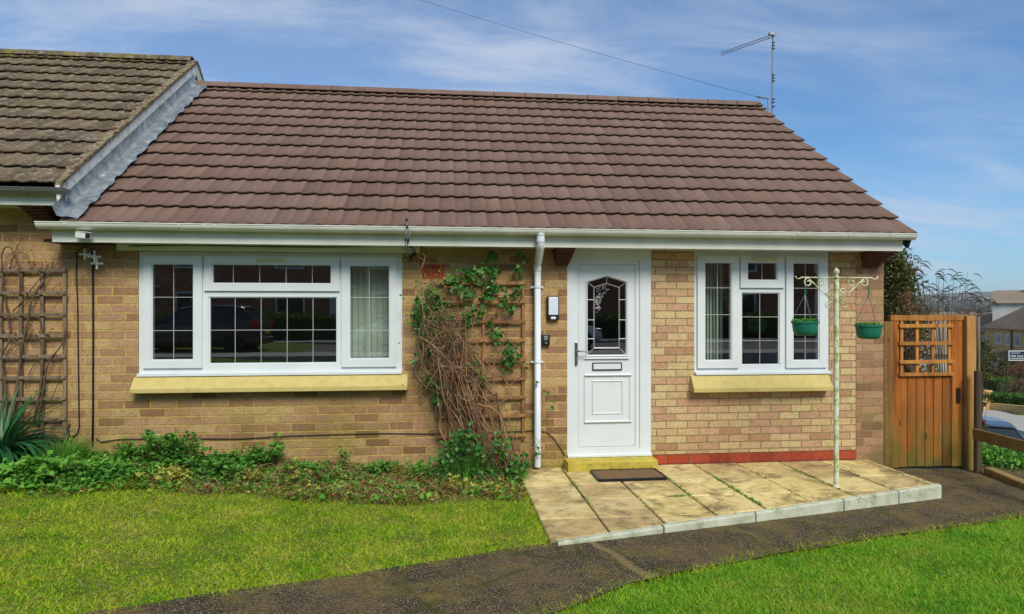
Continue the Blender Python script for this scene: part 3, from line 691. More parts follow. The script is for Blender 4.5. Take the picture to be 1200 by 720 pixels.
# blinds and curtains hanging inside
def blinds(name, px0, px1, z0, z1, y, label, m, step=.075):
    x0, x1 = P(px0, 380, y).x, P(px1, 380, y).x
    t = thing(name, label, name.replace('_', ' '), ((x0+x1)/2, y, z0)); x = x0; mb = MB(); mb.box(x0, x1, y-.02, y+.02, z1, z1+.03); mb.build('head_rail', M['upvc'], t)
    mb = MB(); i = 0
    while x < x1:
        a = .5+.15*math.sin(i*2.3); mb.add([(x, y-.03*a, z0), (x+step*.95, y+.03*a, z0), (x+step*.95, y+.03*a, z1), (x, y-.03*a, z1)], [(0, 1, 2, 3)]); x += step*.82; i += 1
    mb.build('slats', m, t)
blinds('vertical_blind', 399, 472, w1[2]+.02, w1[3]-.04, YW+.20, 'pale green vertical blind drawn behind the right pane of the wide window', M['blind'])
blinds('curtain', 812, 846, w2[2]+.02, w2[3]-.04, YW+.24, 'pale green curtain at the left side of the three-part right window', M['blind'], .045)
blinds('curtain', 957, 975, w2[2]+.02, w2[3]-.04, YW+.24, 'beige curtain at the far right side of the right window', M['curtain'], .045)

# ------------------------------------------------------------------ front door
YD = YW+.004
def rd(a, b, c, d, y=YD): return RC(a, b, c, d, y)
fo = (XD0+.001, XD1-.001, door_z0, door_z1)
lf = rd(678, 310, 745, 524)
mb = MB(); mb.holed(*fo, [rd(673.5, 304.5, 750, 526)], YD, YD+.06)
mb.box(fo[0], fo[1], YD-.035, YD, door_z0, door_z0+.028)
door = mb.build('front_door', M['upvc'], bung, bevel=.004)
i0 = rd(673.5, 304.5, 750, 526)
mb = MB(); mb.holed(i0[0]+.001, i0[1]-.001, i0[2]+.001, i0[3]-.001, [(lf[0], lf[1], lf[2], lf[3])], YD+.012, YD+.06); mb.build('door_stop', M['upvc'], door, bevel=.004)
gx0_, gx1_, gzb, gzs = rd(689, 331, 734.2, 416); gza = P(711.3, 324, YD).z; gm = (gx0_+gx1_)/2
# leaf: polygon ring around the pentagonal glass
yl = YD+.018; mb = MB()
a0, a1, c0, c1_ = lf[0]+.003, lf[1]-.003, lf[2]+.003, lf[3]-.003
def leafy(y, sgn):
    out_ = [(a0, c0), (a1, c0), (a1, gzs), (a1, c1_), (gm, c1_), (a0, c1_), (a0, gzs)]
    inn = [(gx0_, gzb), (gx1_, gzb), (gx1_, gzs), (gm, gza), (gx0_, gzs)]
    V = [(x, y, z) for x, z in out_+inn]
    F_ = [(0, 1, 8, 7), (1, 2, 9, 8), (2, 3, 9), (3, 4, 10, 9), (4, 5, 11, 10), (5, 6, 11), (6, 0, 7, 11)]
    return V, F_ if sgn > 0 else [f[::-1] for f in F_]
V, F_ = leafy(yl, 1); mb.add(V, F_); V, F_ = leafy(yl+.04, -1); mb.add(V, F_)
inn = [(gx0_, gzb), (gx1_, gzb), (gx1_, gzs), (gm, gza), (gx0_, gzs)]
for i in range(5):
    p, q = inn[i], inn[(i+1) % 5]; mb.add([(p[0], yl, p[1]), (q[0], yl, q[1]), (q[0], yl+.04, q[1]), (p[0], yl+.04, p[1])], [(0, 3, 2, 1)])
mb.build('door_leaf', M['upvc'], door)
def poly_ring(poly, off, wdt, y0, y1, m, name, par):       # moulding along a closed polyline
    mb = MB(); n = len(poly); cx = sum(p[0] for p in poly)/n; cz = sum(p[1] for p in poly)/n
    def grow(d):
        o = []
        for i in range(n):
            p0, p1, p2 = Vector(poly[i-1]), Vector(poly[i]), Vector(poly[(i+1) % n])
            e1 = (p1-p0).normalized(); e2 = (p2-p1).normalized(); n1 = Vector((e1.y, -e1.x)); n2 = Vector((e2.y, -e2.x))
            b_ = (n1+n2).normalized(); k = d/max(b_.dot(n1), .3); o.append(p1+b_*k)
        return o
    A = grow(off); B = grow(off+wdt); Mi = grow(off+wdt*.5)
    V = [(p.x, y1, p.y) for p in A]+[(p.x, y0, p.y) for p in Mi]+[(p.x, y1, p.y) for p in B]
    F_ = []
    for r in range(2):
        F_ += [(r*n+i, r*n+(i+1) % n, (r+1)*n+(i+1) % n, (r+1)*n+i) for i in range(n)]
    mb.add(V, F_); return mb.build(name, m, par)
poly_ring(inn, .002, .022, yl-.012, yl-.0005, M['upvc'], 'glass_moulding', door)
mb = MB(); mb.add([(x, yl+.015, z) for x, z in inn], [(0, 1, 2, 3, 4)]); mb.build('door_pane', M['glass'], door)
# leading: inner polygon and cross bars
def shrink(poly, d):
    n = len(poly); o = []
    for i in range(n):
        p0, p1, p2 = Vector(poly[i-1]), Vector(poly[i]), Vector(poly[(i+1) % n]); e1 = (p1-p0).normalized(); e2 = (p2-p1).normalized()
        n1 = Vector((-e1.y, e1.x)); n2 = Vector((-e2.y, e2.x)); b_ = (n1+n2).normalized(); o.append(p1+b_*(d/max(b_.dot(n1), .3)))
    return o
q = shrink(inn, .072); mb = MB(); yy = yl+.009
def seg(a, b_, r=.0028): mb.tube([(a[0], yy, a[1]), (b_[0], yy, b_[1])], r, 5)
for i in range(5): seg(q[i], q[(i+1) % 5])
for i in (0, 1, 2, 3, 4): seg(inn[i], q[i])
for f in (.22, .48, .76):
    z = gzb+(gzs-gzb)*f; seg((gx0_, z), (q[0].x, z)); seg((q[1].x, z), (gx1_, z))
q2 = shrink(inn, .064)
for i in range(5): seg(q2[i], q2[(i+1) % 5], .0015)
mb.build('door_leading', M['came'], door)
mb = MB()                                               # bevelled flower sprays
for i in range(70):
    t = random.random(); x = q[4].x+.012+(.10*(1-abs(t-.1)) if t < .5 else .05)*random.random()+t*.0; z = q[4].y-.005-t*.23+random.uniform(-.02, .03)*1
    if t < .3: x += random.random()*.055; z += .02*random.random()
    a = random.uniform(0, 6.28); l_ = .008
    mb.tube([(x-l_*math.cos(a), yy, z-l_*math.sin(a)), (x+l_*math.cos(a+.5), yy, z+l_*math.sin(a+.5)), (x+2*l_*math.cos(a+1.2), yy, z+1.6*l_*math.sin(a+1.2))], .0018, 4)
mb.build('glass_motif', M['came'], door)
for (a, b_, c_, d_) in ((686.5, 440.5, 737.5, 493.5), (696, 448, 728.8, 484)):
    x0, x1, z0, z1 = rd(a, b_, c_, d_); poly_ring([(x0, z0), (x1, z0), (x1, z1), (x0, z1)], 0, .018, yl-.010, yl-.0005, M['upvc'], 'door_moulding', door)
x0, x1, z0, z1 = rd(686.5, 440.5, 737.5, 493.5); mb = MB(); mb.box(x0-.012, x1+.03, yl-.02, yl-.0008, z1+.0, z1+.013); mb.box(x0-.012, x1+.03, yl-.02, yl-.0008, z0-.015, z0-.003)
g2 = P(711, 419.5, YD).z; mb.box(gx0_-.03, gx1_+.03, yl-.02, yl-.0008, g2-.012, g2); mb.build('door_moulding', M['upvc'], door, bevel=.003)
x0, x1, z0, z1 = rd(695, 425.6, 728.7, 433.8); mb = MB(); mb.frame((x0-.004, x1+.004, z0-.004, z1+.004), (x0+.006, x1-.006, z0+.006, z1-.006), yl-.012, yl-.0006); lb = mb.build('letterbox', M['galv_dark'] if 'galv_dark' in M else M['black_plastic'], door)
mb = MB(); mb.box(x0+.0065, x1-.0065, yl-.010, yl-.0006, z0+.0065, z1-.0065); mb.build('letterbox_flap', M['upvc'], lb, bevel=.002)
hx = P(673.8, 415, YD).x+.012; hz0 = P(674, 428, YD).z; hz1 = P(674, 401, YD).z; hz = P(674, 411.5, YD).z
mb = MB(); mb.box(hx-.014, hx+.014, yl-.028, yl-.0006, hz0, hz1); mb.tube([(hx, yl-.03, hz), (hx, yl-.065, hz), (hx+.02, yl-.07, hz), (hx+.115, yl-.07, hz-.004)], .009, 8); mb.lathe([(.009, -.004), (.009, .0)], (hx, yl-.028, hz0+.06), 12, 'y')
mb.build('door_handle', M['chrome'], door, bevel=.003)
# step and mat
sx0, sx1 = P(664.5, 545, YW-.16).x, P(770, 545, YW-.16).x
mb = MB(); mb.box(sx0, sx1, YW-.20, YW+.003, -.01, door_z0-.003); st_ = mb.build('doorstep', M['step'], bung, bevel=.012)
c_ = [G(694, 550.6, .012), G(761, 549.4, .012), G(774, 561, .012), G(703, 562.2, .012)]
mb = MB(); mb.prism_z([(sx0+.22, 5.79), (sx0+.86, 5.79), (sx0+.86, 6.13), (sx0+.22, 6.13)], .006, .022)
mt = tag(mb.build('doormat', M['mat'], bevel=.004), 'flat brown coir doormat lying below the yellow front step', 'doormat')
mb = MB(); mb.frame((0, 0, 0, 0), (0, 0, 0, 0), 0, 0) if False else None
mb = MB()
for a, b_ in (((sx0+.22, 5.79), (sx0+.86, 5.79)), ((sx0+.86, 5.79), (sx0+.86, 6.13)), ((sx0+.86, 6.13), (sx0+.22, 6.13)), ((sx0+.22, 6.13), (sx0+.22, 5.79))):
    mb.bar((a[0], a[1], .016), (b_[0], b_[1], .016), .02, .022)
mb.build('mat_border', M['black_plastic'], mt)

# ------------------------------------------------------------------ downpipe
px_ = 631; yp = YW-.075
xp = P(px_-1, 420, yp).x; xg = P(633.5, 285, gy).x
mb = MB(); mb.tube([(xg, gy, gzc-.045), (xg, gy, gzc-.046), (xg, gy, gzc-.14), (xg, gy+.01, gzc-.165), (xp+.003, yp-.02, gzc-.30), (xp, yp, gzc-.33), (xp, yp, gzc-.34), (xp, yp, .031), (xp, yp, .03)], .034, 14)
dp = tag(mb.build('downpipe', M['upvc'], bung, smooth=True), None)
mb = MB(); mb.lathe([(.040, 0), (.040, .075)], (xg, gy, gzc-.12), 16); mb.lathe([(.046, 0), (.046, .04)], (xg, gy, gzc-.055), 16); mb.build('pipe_collar', M['upvc'], dp)
mb = MB(); mb.tube([(xg, gy+.012, gzc-.155), (xp+.004, yp-.025, gzc-.29)], .039, 14); mb.lathe([(.039, 0), (.039, .06)], (xp, yp, gzc-.375), 16); mb.build('pipe_elbow', M['upvc_cream'], dp)
for py in (338, 426):
    z = P(630, py, yp).z; mb = MB(); mb.lathe([(.038, 0), (.038, .022)], (xp, yp, z), 16); mb.box(xp-.065, xp+.065, YW-.028, YW-.004, z+.002, z+.020); mb.tube([(xp-.055, yp+.01, z+.011), (xp+.055, yp+.01, z+.011)], .008, 6); mb.build('pipe_clip', M['upvc'], dp)

# ------------------------------------------------------------------ neighbour (left)
nb = thing('neighbouring_house', 'adjoining brick house with lichen covered weathered tile roof at the left', 'house', (XL-2.5, YW, .2))
NZ = .34
mb = MB(); mb.box(-11, XL-.002, YW+.0, YW+.22, -.3, 2.62); mb.build('wall', M['brick_old'], nb)
mb = MB(); mb.box(-11, XL-.002, 2*RY-YW-.22, 2*RY-YW, -.3, 2.62); mb.build('back_wall', M['brick_old'], nb)
mb = MB(); mb.prism_x([(YW+.22, 2.1), (2*RY-YW-.22, 2.1), (2*RY-YW-.22, 2.62), (RY, RZ+NZ-.12), (YW+.22, 2.70)], XL-.22, XL-.004); mb.build('gable_wall', M['brick_old'], nb)
fr2 = roof(nb, -11, XL-.02, EY, EZ+NZ, RY, RZ+NZ, 12.5, M['tile_old'], .006)
ridge(fr2, -11, XL-.03, RY, RZ+NZ+.02, M['tile_old'])
sl = math.hypot(RY-EY, RZ-EZ); ty, tz = (RY-EY)/sl, (RZ-EZ)/sl
for sgn in (1, -1):
    def yy_(y): return y if sgn > 0 else 2*RY-y
    mb = MB(); mb.prism_x([(yy_(EY-.01), EZ+NZ-.02), (RY, RZ+NZ-.012), (RY, RZ+NZ-.185), (yy_(EY+.02), EZ+NZ-.17)], XL-.018, XL+.014); mb.build('barge_board', M['barge'], fr2)
    mb = MB()
    for i in range(46):
        s = sl*i/46; s1 = sl*(i+1)/46-.003; h = .030+random.uniform(-.01, .012)
        mb.add([(XL-.03, yy_(EY+ty*s), EZ+NZ+tz*s-.02), (XL+.024, yy_(EY+ty*s), EZ+NZ+tz*s-.02), (XL+.024, yy_(EY+ty*s), EZ+NZ+tz*s+h), (XL-.05, yy_(EY+ty*s), EZ+NZ+tz*s+h+.008),
                (XL-.03, yy_(EY+ty*s1), EZ+NZ+tz*s1-.02), (XL+.022, yy_(EY+ty*s1), EZ+NZ+tz*s1-.02), (XL+.022+random.uniform(0, .01), yy_(EY+ty*s1), EZ+NZ+tz*s1+h-.006), (XL-.05, yy_(EY+ty*s1), EZ+NZ+tz*s1+h)],
               [(0, 1, 2, 3), (7, 6, 5, 4), (1, 5, 6, 2), (3, 2, 6, 7), (0, 3, 7, 4), (0, 4, 5, 1)])
    mb.build('verge_mortar', M['mortar_verge'], fr2)
# lead flashing: upstand + apron dressed over the tiles
V = []; Fc = []; NS = 90; cross = [(.016, .17), (.022, .075), (.06, .062), (.11, .074), (.155, .068), (.185, .055)]
for i in range(NS+1):
    s = -.02+(sl+.02)*i/NS
    for j, (dx_, h) in enumerate(cross):
        x = XL+dx_+(.012*math.sin(i*.9)+random.uniform(-.008, .008) if j == 5 else 0); hh = h+(.008*math.sin(i*1.45+j) if j >= 1 else 0)
        V.append((x, EY+ty*s-tz*hh, EZ+tz*s+ty*hh))
k = len(cross); Fc = [(i*k+j, i*k+j+1, (i+1)*k+j+1, (i+1)*k+j) for i in range(NS) for j in range(k-1)]
np_mesh('lead_flashing', V, Fc, M['lead'], front)
mb = MB(); nf0 = P(36, 240.5, YF).z; nf1 = P(36, 226, YF).z; mb.box(-11, XL+.02, YF, YF+.022, nf0, nf1); mb.build('fascia', M['upvc_cream'], nb)
mb = MB(); mb.box(-11, XL-.01, YF+.024, YW-.002, nf0+.01, nf0+.02); mb.build('soffit', M['upvc_cream'], nb)
gn = gutter(nb, -11, P(80, 225, gy).x, gy, P(36, 221, gy).z, M['old_gutter'] if 'old_gutter' in M else M['galv'], .052)
gut_clip(gn, P(32, 225, gy).x, gy, P(36, 221, gy).z, .03, M['galv']); 
corbel(nb, 58, nf0+.004, wpx=24)

# ------------------------------------------------------------------ small fittings on the facade
def wp(px, py, d=0): return P(px, py, YW-d)
# air brick
x0, x1, z0, z1 = RC(493.5, 310, 521, 327, YW); mb = MB(); mb.box(x0, x1, YW-.006, YW+.0, z0, z1); ab = tag(mb.build('air_brick', M['terracotta'], bung, bevel=.002), None)
nx_, nz_ = 9, 6
mb = MB()
for i in range(nx_):
    for j in range(nz_):
        cx = x0+.012+(x1-x0-.024)*(i+.5)/nx_; cz = z0+.010+(z1-z0-.02)*(j+.5)/nz_; mb.box(cx-.0052, cx+.0052, YW-.0078, YW-.0055, cz-.0055, cz+.0055)
mb.build('air_holes', M['dark_hole'], ab)
# wall lamp
x0, x1, z0, z1 = RC(641, 347.5, 655, 375.5, YW-.03); t = thing('wall_lamp', 'black framed wall lamp with pale panel between downpipe and door', 'wall lamp', ((x0+x1)/2, YW, z0))
mb = MB(); mb.box(x0, x1, YW-.045, YW-.001, z0, z1); mb.build('housing', M['black_plastic'], t, bevel=.01)
mb = MB(); mb.box(x0+.012, x1-.012, YW-.062, YW-.046, z0+.052, z1-.010); mb.build('diffuser', M['lamp_panel'], t, bevel=.007)
mb = MB(); mb.box(x0+.035, x1-.035, YW-.058, YW-.0455, z0+.010, z0+.034); mb.build('sensor', M['upvc'], t, bevel=.005)
# key safe
x0, x1, z0, z1 = RC(634.5, 391.5, 644.5, 405.5, YW-.04); t = thing('key_safe', 'small black key safe on the brick below the wall lamp', 'key safe', ((x0+x1)/2, YW, z0))
mb = MB(); mb.box(x0, x1, YW-.05, YW-.001, z0, z1); mb.build('cover', M['black_plastic'], t, bevel=.012)
mb = MB(); mb.box(x0+.022, x1-.022, YW-.056, YW-.0515, z0+.055, z1-.025); mb.build('label_plate', M['galv'], t, bevel=.003)
mb = MB(); mb.lathe([(.011, -.012), (.011, 0)], ((x0+x1)/2, YW-.051, z0+.03), 12, 'y'); mb.build('dial', M['galv'], t)
# CCTV
c = P(97, 276, YF-.07); t = thing('security_camera', 'small white security camera fixed to the fascia at the left end', 'camera', (c.x, YF, c.z))
d_ = Vector((.9, -.45, -.12)).normalized(); s_ = d_.cross(Vector((0, 0, 1))).normalized(); u_ = s_.cross(d_)
mb = MB(); mb.obox(c, d_, s_, u_, .06, .028, .026); mb.obox(c+u_*.03+d_*.008, d_, s_, u_, .062, .032, .003); mb.build('housing', M['white_paint'], t, bevel=.006)
mb = MB(); mb.obox(c+d_*.0605, d_, s_, u_, .003, .02, .02); mb.build('lens', M['black_plastic'], t, bevel=.002)
mb = MB(); mb.tube([(c.x-.03, YF-.0, c.z+.0), (c.x-.02, YF-.05, c.z)], .01, 8); mb.build('bracket', M['white_paint'], t)
# white ornate bracket at (107,300)
t = thing('wall_bracket', 'small white bracket of crossed arms under the fascia above the black cable', 'bracket', tuple(wp(107, 310)))
mb = MB()
def cross(px, py, r, d=.08):
    p = wp(px, py, d)
    for a in (0, math.pi/2): mb.tube([p-Vector((math.cos(a), 0, math.sin(a)))*r, p+Vector((math.cos(a), 0, math.sin(a)))*r], .009, 6)
    for a in range(4): q_ = p+Vector((math.cos(a*math.pi/2), 0, math.sin(a*math.pi/2)))*r; mb.lathe([(.004, -.012), (.013, 0), (.004, .012)], tuple(q_), 8)
    mb.lathe([(.014, -.014), (.022, 0), (.014, .014)], tuple(p), 8)
cross(99.5, 298, .04); cross(110.5, 301, .05, .10); cross(113.5, 309, .045, .07); mb.tube([wp(99, 298, .08), wp(110, 301, .1), wp(113, 309, .07)], .010, 6); mb.tube([wp(110, 303, .0), wp(110, 303, .1)], .009, 6)
mb.build('arms', M['white_paint'], t)
# cables
def cable(pts, r, label, m='rubber', d=.012):
    mb = MB(); mb.tube([wp(a, b_, d+(c_[0] if c_ else 0)) for a, b_, *c_ in pts], r, 6); return tag(mb.build('cable', M[m], smooth=True), label, 'cable')
cable([(108, 292, .05), (108.5, 300), (109, 340), (109.2, 400), (109, 440), (109, 480), (108.5, 522)], .009, 'thick black cable running straight down the brick left of the wide window')
cable([(102, 290, .06), (96, 290, .04), (90, 296), (89.5, 320), (91, 360), (91.5, 400), (92, 440), (92.5, 480), (92.8, 500), (91, 508), (86, 512), (81, 511), (80, 502), (82, 497)], .0055, 'thin black cable dropping from the fascia and looping beside the grey trellis')
cable([(112, 514), (118, 518), (140, 515), (200, 514), (280, 514.5), (340, 511), (400, 509), (450, 508), (500, 508.5), (540, 509), (600, 506), (628, 505)], .0042, 'thin dark cable pinned low along the brick behind the flower bed')
cable([(634, 505), (641, 507), (650, 515), (657, 526), (662, 534)], .004, 'dark cable curving from behind the downpipe to the door step')
cable([(150, 288.5, .05), (220, 287.5, .05), (300, 289, .05), (380, 290, .05), (470, 288, .05), (483, 290, .05), (487, 296, .05), (483, 301, .04)], .005, 'black cable clipped under the gutter above the wide window')
# aerial bits at (478,260-300)
t = thing('cable_junction', 'tangled dark wires with small connectors hanging over the gutter beside the wide window', 'cable junction', tuple(P(478, 285, YF-.13)))
mb = MB()
def jp(px, py, d=.13): return P(px, py, YF-d)
mb.tube([jp(475, 256), jp(477, 266), jp(480.5, 272), jp(479, 278), jp(475, 284), jp(475.5, 292, .06), jp(477, 300, 0)], .004, 5)
mb.tube([jp(477, 262), jp(476, 275), jp(478, 285), jp(476, 292, .03), jp(479, 303, -.1)], .005, 5)
mb.build('wires', M['galv'], t, smooth=True)
mb = MB()
for a, b_ in ((476.5, 258), (477, 266), (475, 281), (479, 281), (478, 284)): 
    p = jp(a, b_, .14); mb.lathe([(.006, -.012), (.012, -.004), (.009, .012)], tuple(p), 8)
p0, p1 = wp(479, 304, .06), wp(486, 297, .08); mb.tube([p0, p1], .017, 8)
mb.build('connectors', M['black_plastic'], t)

# ------------------------------------------------------------------ trellises
def trellis(name, label, hz, vz, px0, px1, m, d=.02, th=.016, bw=.030, tops=None):
    t = thing(name, label, 'trellis', tuple(wp((px0+px1)/2, hz[-1])))
    for py in hz:
        a = wp(px0, py, d+th); z = P((px0+px1)/2, py, YW-d-th).z
        mb = MB(); mb.box(P(px0, py, YW-d).x, P(px1, py, YW-d).x, YW-d-2*th, YW-d-th-.001, z-bw/2+random.uniform(-.003, .003), z+bw/2); mb.build('batten', m, t, bevel=.002)
    for i, px in enumerate(vz):
        x = P(px, 400, YW-d).x; ztop = P(px, (tops[i] if tops else hz[0])-3, YW-d).z; zb = P(px, hz[-1]+4, YW-d).z
        mb = MB(); mb.box(x-bw/2, x+bw/2, YW-d-th, YW-d, zb, ztop); mb.build('batten', m, t, bevel=.002)
    return t
trellis('trellis', 'weathered grey wooden trellis on the brick at the far left', [316.5, 343.5, 369, 394, 418, 443, 468, 492, 515], [-22, 1.5, 25, 50, 76.5], -60, 78.5, M['trellis_grey'])
trellis('trellis', 'warm brown wooden trellis between the wide window and the downpipe', [331.5, 354, 377, 399, 422, 444, 466, 488, 511], [522, 567, 613], 512, 616, M['trellis_brown'], tops=[333, 333, 333])

# ------------------------------------------------------------------ hanging basket post
pb_ = G(980, 571.5, 0); PX, PY = pb_.x, pb_.y; ZP = PX*ST+PY*CT
def q_(px, py, dy=0): return P(px, py, PY+dy)
t = thing('hanging_basket_post', 'tall flaking cream metal post with scrolled arms standing on the patio', 'post', (PX, PY, 0))
ztop = q_(981, 327).z
mb = MB(); mb.lathe([(.022, .0), (.022, ztop-.35), (.0225, ztop)], (PX, PY, 0), 16); mb.lathe([(.03, 0), (.03, .012), (.022, .03)], (PX, PY, 0), 16); mb.build('post', M['post_paint'], t, smooth=False)
mb = MB(); mb.lathe([(.024, 0), (.027, .008), (.024, .018), (.013, .028), (.012, .036), (.022, .048), (.027, .064), (.022, .080), (.010, .094), (.003, .100)], (PX, PY, ztop), 16); mb.build('finial', M['post_paint'], t, smooth=True)
za = q_(981, 325.5).z-.0
def scroll(cx, cz, r, a0, turns, s=1, rr=.0045, n=26, sh=.75):
    pts = []
    for i in range(n+1):
        k = i/n; a = a0+s*turns*2*math.pi*k; rad = r*(1-sh*k); pts.append((cx+rad*math.cos(a), PY, cz+rad*math.sin(a)))
    mb.tube(pts, rr, 5); return pts
for s in (-1, 1):
    mb = MB(); L_ = .39 if s < 0 else .40
    mb.tube([(PX, PY, za), (PX+s*(L_-.06), PY, za), (PX+s*(L_-.045), PY, za-.012), (PX+s*(L_-.02), PY, za-.012), (PX+s*L_, PY, za+.012)], .0055, 6)
    mb.tube([(PX+s*.02, PY, za-.22), (PX+s*.14, PY, za-.12), (PX+s*.26, PY, za-.01)], .0055, 6)
    scroll(PX+s*.15, za-.045, .042, math.pi/2, 1.2, s); scroll(PX+s*.066, za-.125, .032, math.pi, 1.1, -s); scroll(PX+s*.075, za-.245, .032, math.pi*.5, 1.2, -s)
    scroll(PX+s*.265, za-.045, .042, math.pi*.5, 1.15, -s, .006)
    mb.tube([(PX+s*.02, PY, za-.22), (PX+s*.075, PY, za-.213)], .0045, 5)
    mb.build('scroll_arm', M['post_paint'], t, smooth=True)
def basket(xc, ztp, hook, label):
    t = thing('hanging_basket', label, 'hanging basket', (xc, PY, ztp), 'green baskets hanging from the scrolled arms')
    prof = [(.118, 0), (.124, .0), (.124, -.018), (.114, -.020), (.112, -.04), (.106, -.085), (.094, -.118), (.070, -.130), (.0, -.130)]
    mb = MB(); V = []; n = 24
    for r, h in prof:
        for k in range(n):
            a = 2*math.pi*(k+.5)/n; lob = 1+.012*math.cos(8*a); V.append((xc+r*lob*math.cos(a), PY+r*.8*lob*math.sin(a), ztp+h))
    mb.add(V, [(i*n+k, i*n+(k+1) % n, (i+1)*n+(k+1) % n, (i+1)*n+k) for i in range(len(prof)-1) for k in range(n)]); mb.build('bowl', M['green_plastic'], t, smooth=True).modifiers.new('e', 'EDGE_SPLIT').split_angle = R(50)
    mb = MB(); mb.lathe([(.116, -.012), (.02, -.004)], (xc, PY, ztp), 20); mb.v = [(x, PY+(y-PY)*.8, z) for x, y, z in mb.v]; mb.build('compost', M['soil'], t)
    for k in range(3):
        a = k*2.094+.5; mb = MB(); mb.tube([(xc+.118*math.cos(a), PY+.094*math.sin(a), ztp-.004), (xc, PY, hook-.06)], .0022, 5); mb.build('chain', M['wire'], t)
    mb = MB(); mb.tube([(xc, PY, hook-.07), (xc+.008, PY, hook-.04), (xc-.006, PY, hook-.02), (xc, PY, hook+.0), (xc+.008, PY, hook+.008)], .006, 6)
    mb.tube([(xc-.008, PY, hook-.11), (xc-.004, PY, hook-.05)], .004, 5); mb.build('hook', M['green_plastic'], t)
    n = 130; a = rng.random(n)*6.28; r = np.sqrt(rng.random(n))*.105
    pos = np.stack([xc+r*np.cos(a), PY+r*.8*np.sin(a), np.full(n, ztp-.006)], 1); d = rng.normal(0, .8, (n, 3)); d[:, 2] = np.abs(d[:, 2])+.3
    leaf_mesh('plants', pos+np.array([0, 0, .01])*rng.random((n, 1)), d, rng.normal(0, 1, (n, 3))+[0, 0, 1], .018+.018*rng.random(n), .013, M['leaf_bright'], t)
M['wire'] = simple('thin_wire', (.16, .18, .16), None, 30, .5, .5, 0, .3)
bl = q_(943.5, 376.5); br = q_(1018, 380.5)
basket(bl.x, bl.z, za-.085, 'green hanging basket with leafy seedlings in front of the right window')
basket(br.x, br.z, za-.085, 'green hanging basket nearly empty of plants in front of the brick corner pier')

# ------------------------------------------------------------------ gate
YGt = 6.42
gt = thing('garden_gate', 'orange stained wooden side gate with lattice top right of the bungalow', 'gate', tuple(P(1090, 550, YGt)))
gz0 = -.13
def gp(px, py, y=YGt): return P(px, py, y)
gx_0, gx_1 = gp(1044, 450).x, gp(1127, 450).x; gtop = gp(1085, 376).z
# boards
mb = MB(); n = 6; bx0, bx1 = gp(1053, 450).x, gp(1114, 450).x; zt = gp(1085, 439).z; wd = (bx1-bx0)/n
for i in range(n):
    mb = MB(); x = bx0+i*wd; mb.box(x+.003, x+wd-.003, YGt-.004, YGt+.016, gz0+.02+random.uniform(0, .01), zt); mb.build('board', M['gate_wood'], gt, bevel=.004)
mb = MB(); mb.box(gx_0, bx0-.002, YGt-.012, YGt+.022, gz0+.02, gtop-.001); mb.build('stile', M['gate_wood'], gt, bevel=.004)
mb = MB(); mb.box(bx1+.002, gx_1, YGt-.012, YGt+.022, gz0+.02, gtop-.001); mb.build('stile', M['gate_wood'], gt, bevel=.004)
mb = MB(); mb.box(gx_0-.015, gx_1+.01, YGt-.02, YGt+.03, gtop, gtop+.06); mb.build('top_rail', M['gate_wood_light'], gt, bevel=.004)
mb = MB(); mb.box(bx0, bx1, YGt+.018, YGt+.05, zt-.10, zt-.001); mb.box(bx0, bx1, YGt+.018, YGt+.05, .1, .2); mb.build('back_rail', M['gate_wood'], gt)
for py in (382, 402.5, 424, 438.5):
    z = gp(1085, py).z; mb = MB(); mb.box(bx0-.012, bx1+.010, YGt-.036, YGt-.014, z-.019, z+.019); mb.build('lattice_rail', M['gate_wood_light'], gt, bevel=.003)
for px in (1056, 1074, 1092.5, 1112):
    x = gp(px, 410).x; mb = MB(); mb.box(x-.017, x+.017, YGt-.0135, YGt+.008, gp(1085, 440).z, gtop-.002); mb.build('lattice_upright', M['gate_wood_light'], gt, bevel=.003)
mb = MB(); x, z = gp(1121.5, 460).x, gp(1121.5, 463).z; mb.box(x-.02, x+.02, YGt-.030, YGt-.0125, z-.085, z+.08); mb.build('latch', M['black_plastic'], gt, bevel=.006)
# posts
x = gp(1133, 450).x; mb = MB(); mb.box(gx_1+.012, gp(1139, 450).x, YGt-.06, YGt+.05, -.4, gp(1133, 370.5).z); tag(mb.build('gate_post', M['post_wood'], bevel=.006), 'square orange brown gate post carrying the latch side of the gate', 'gate post')
mb = MB(); mb.box(XR+.004, gx_0-.018, YGt-.055, YGt+.05, -.4, gp(1040, 377).z); tag(mb.build('gate_post', M['post_wood'], bevel=.006), 'narrow weathered gate post fixed against the house corner', 'gate post')
# round dark post + stake + rail
ps = P(1145.5, 548, 6.25)
mb = MB(); mb.tube([(ps.x, ps.y, -.3), (ps.x+.006, ps.y, P(1145, 435, 6.25).z)], .036, 12)
fe = thing('rail_fence', 'low mossy rail fence leading right from the dark post by the gate', 'fence', (ps.x, ps.y, -.13))
mb.build('post', M['dark_wood'], fe)
ra = P(1141, 508.5, 6.2); rb = D(1236, 533, 5.55)
mb = MB(); mb.bar(Vector((ra.x, ra.y, ra.z)), rb, .03, .115); mb.build('rail', M['rail_wood'], fe, bevel=.008)
mb = MB(); mb.box(rb.x-.1, rb.x-.02, rb.y+.02, rb.y+.10, -.3, rb.z+.08); mb.build('post', M['dark_wood'], fe, bevel=.01)
mb = MB(); a = D(1146.5, 372, 7.1); c = D(1147, 440, 7.1); mb.tube([(c.x, c.y, -.6), (c.x, c.y, c.z), tuple(a)], .014, 8); tag(mb.build('stake', M['trellis_grey'], smooth=True), 'thin upright wooden stake just behind the gate post', 'stake')
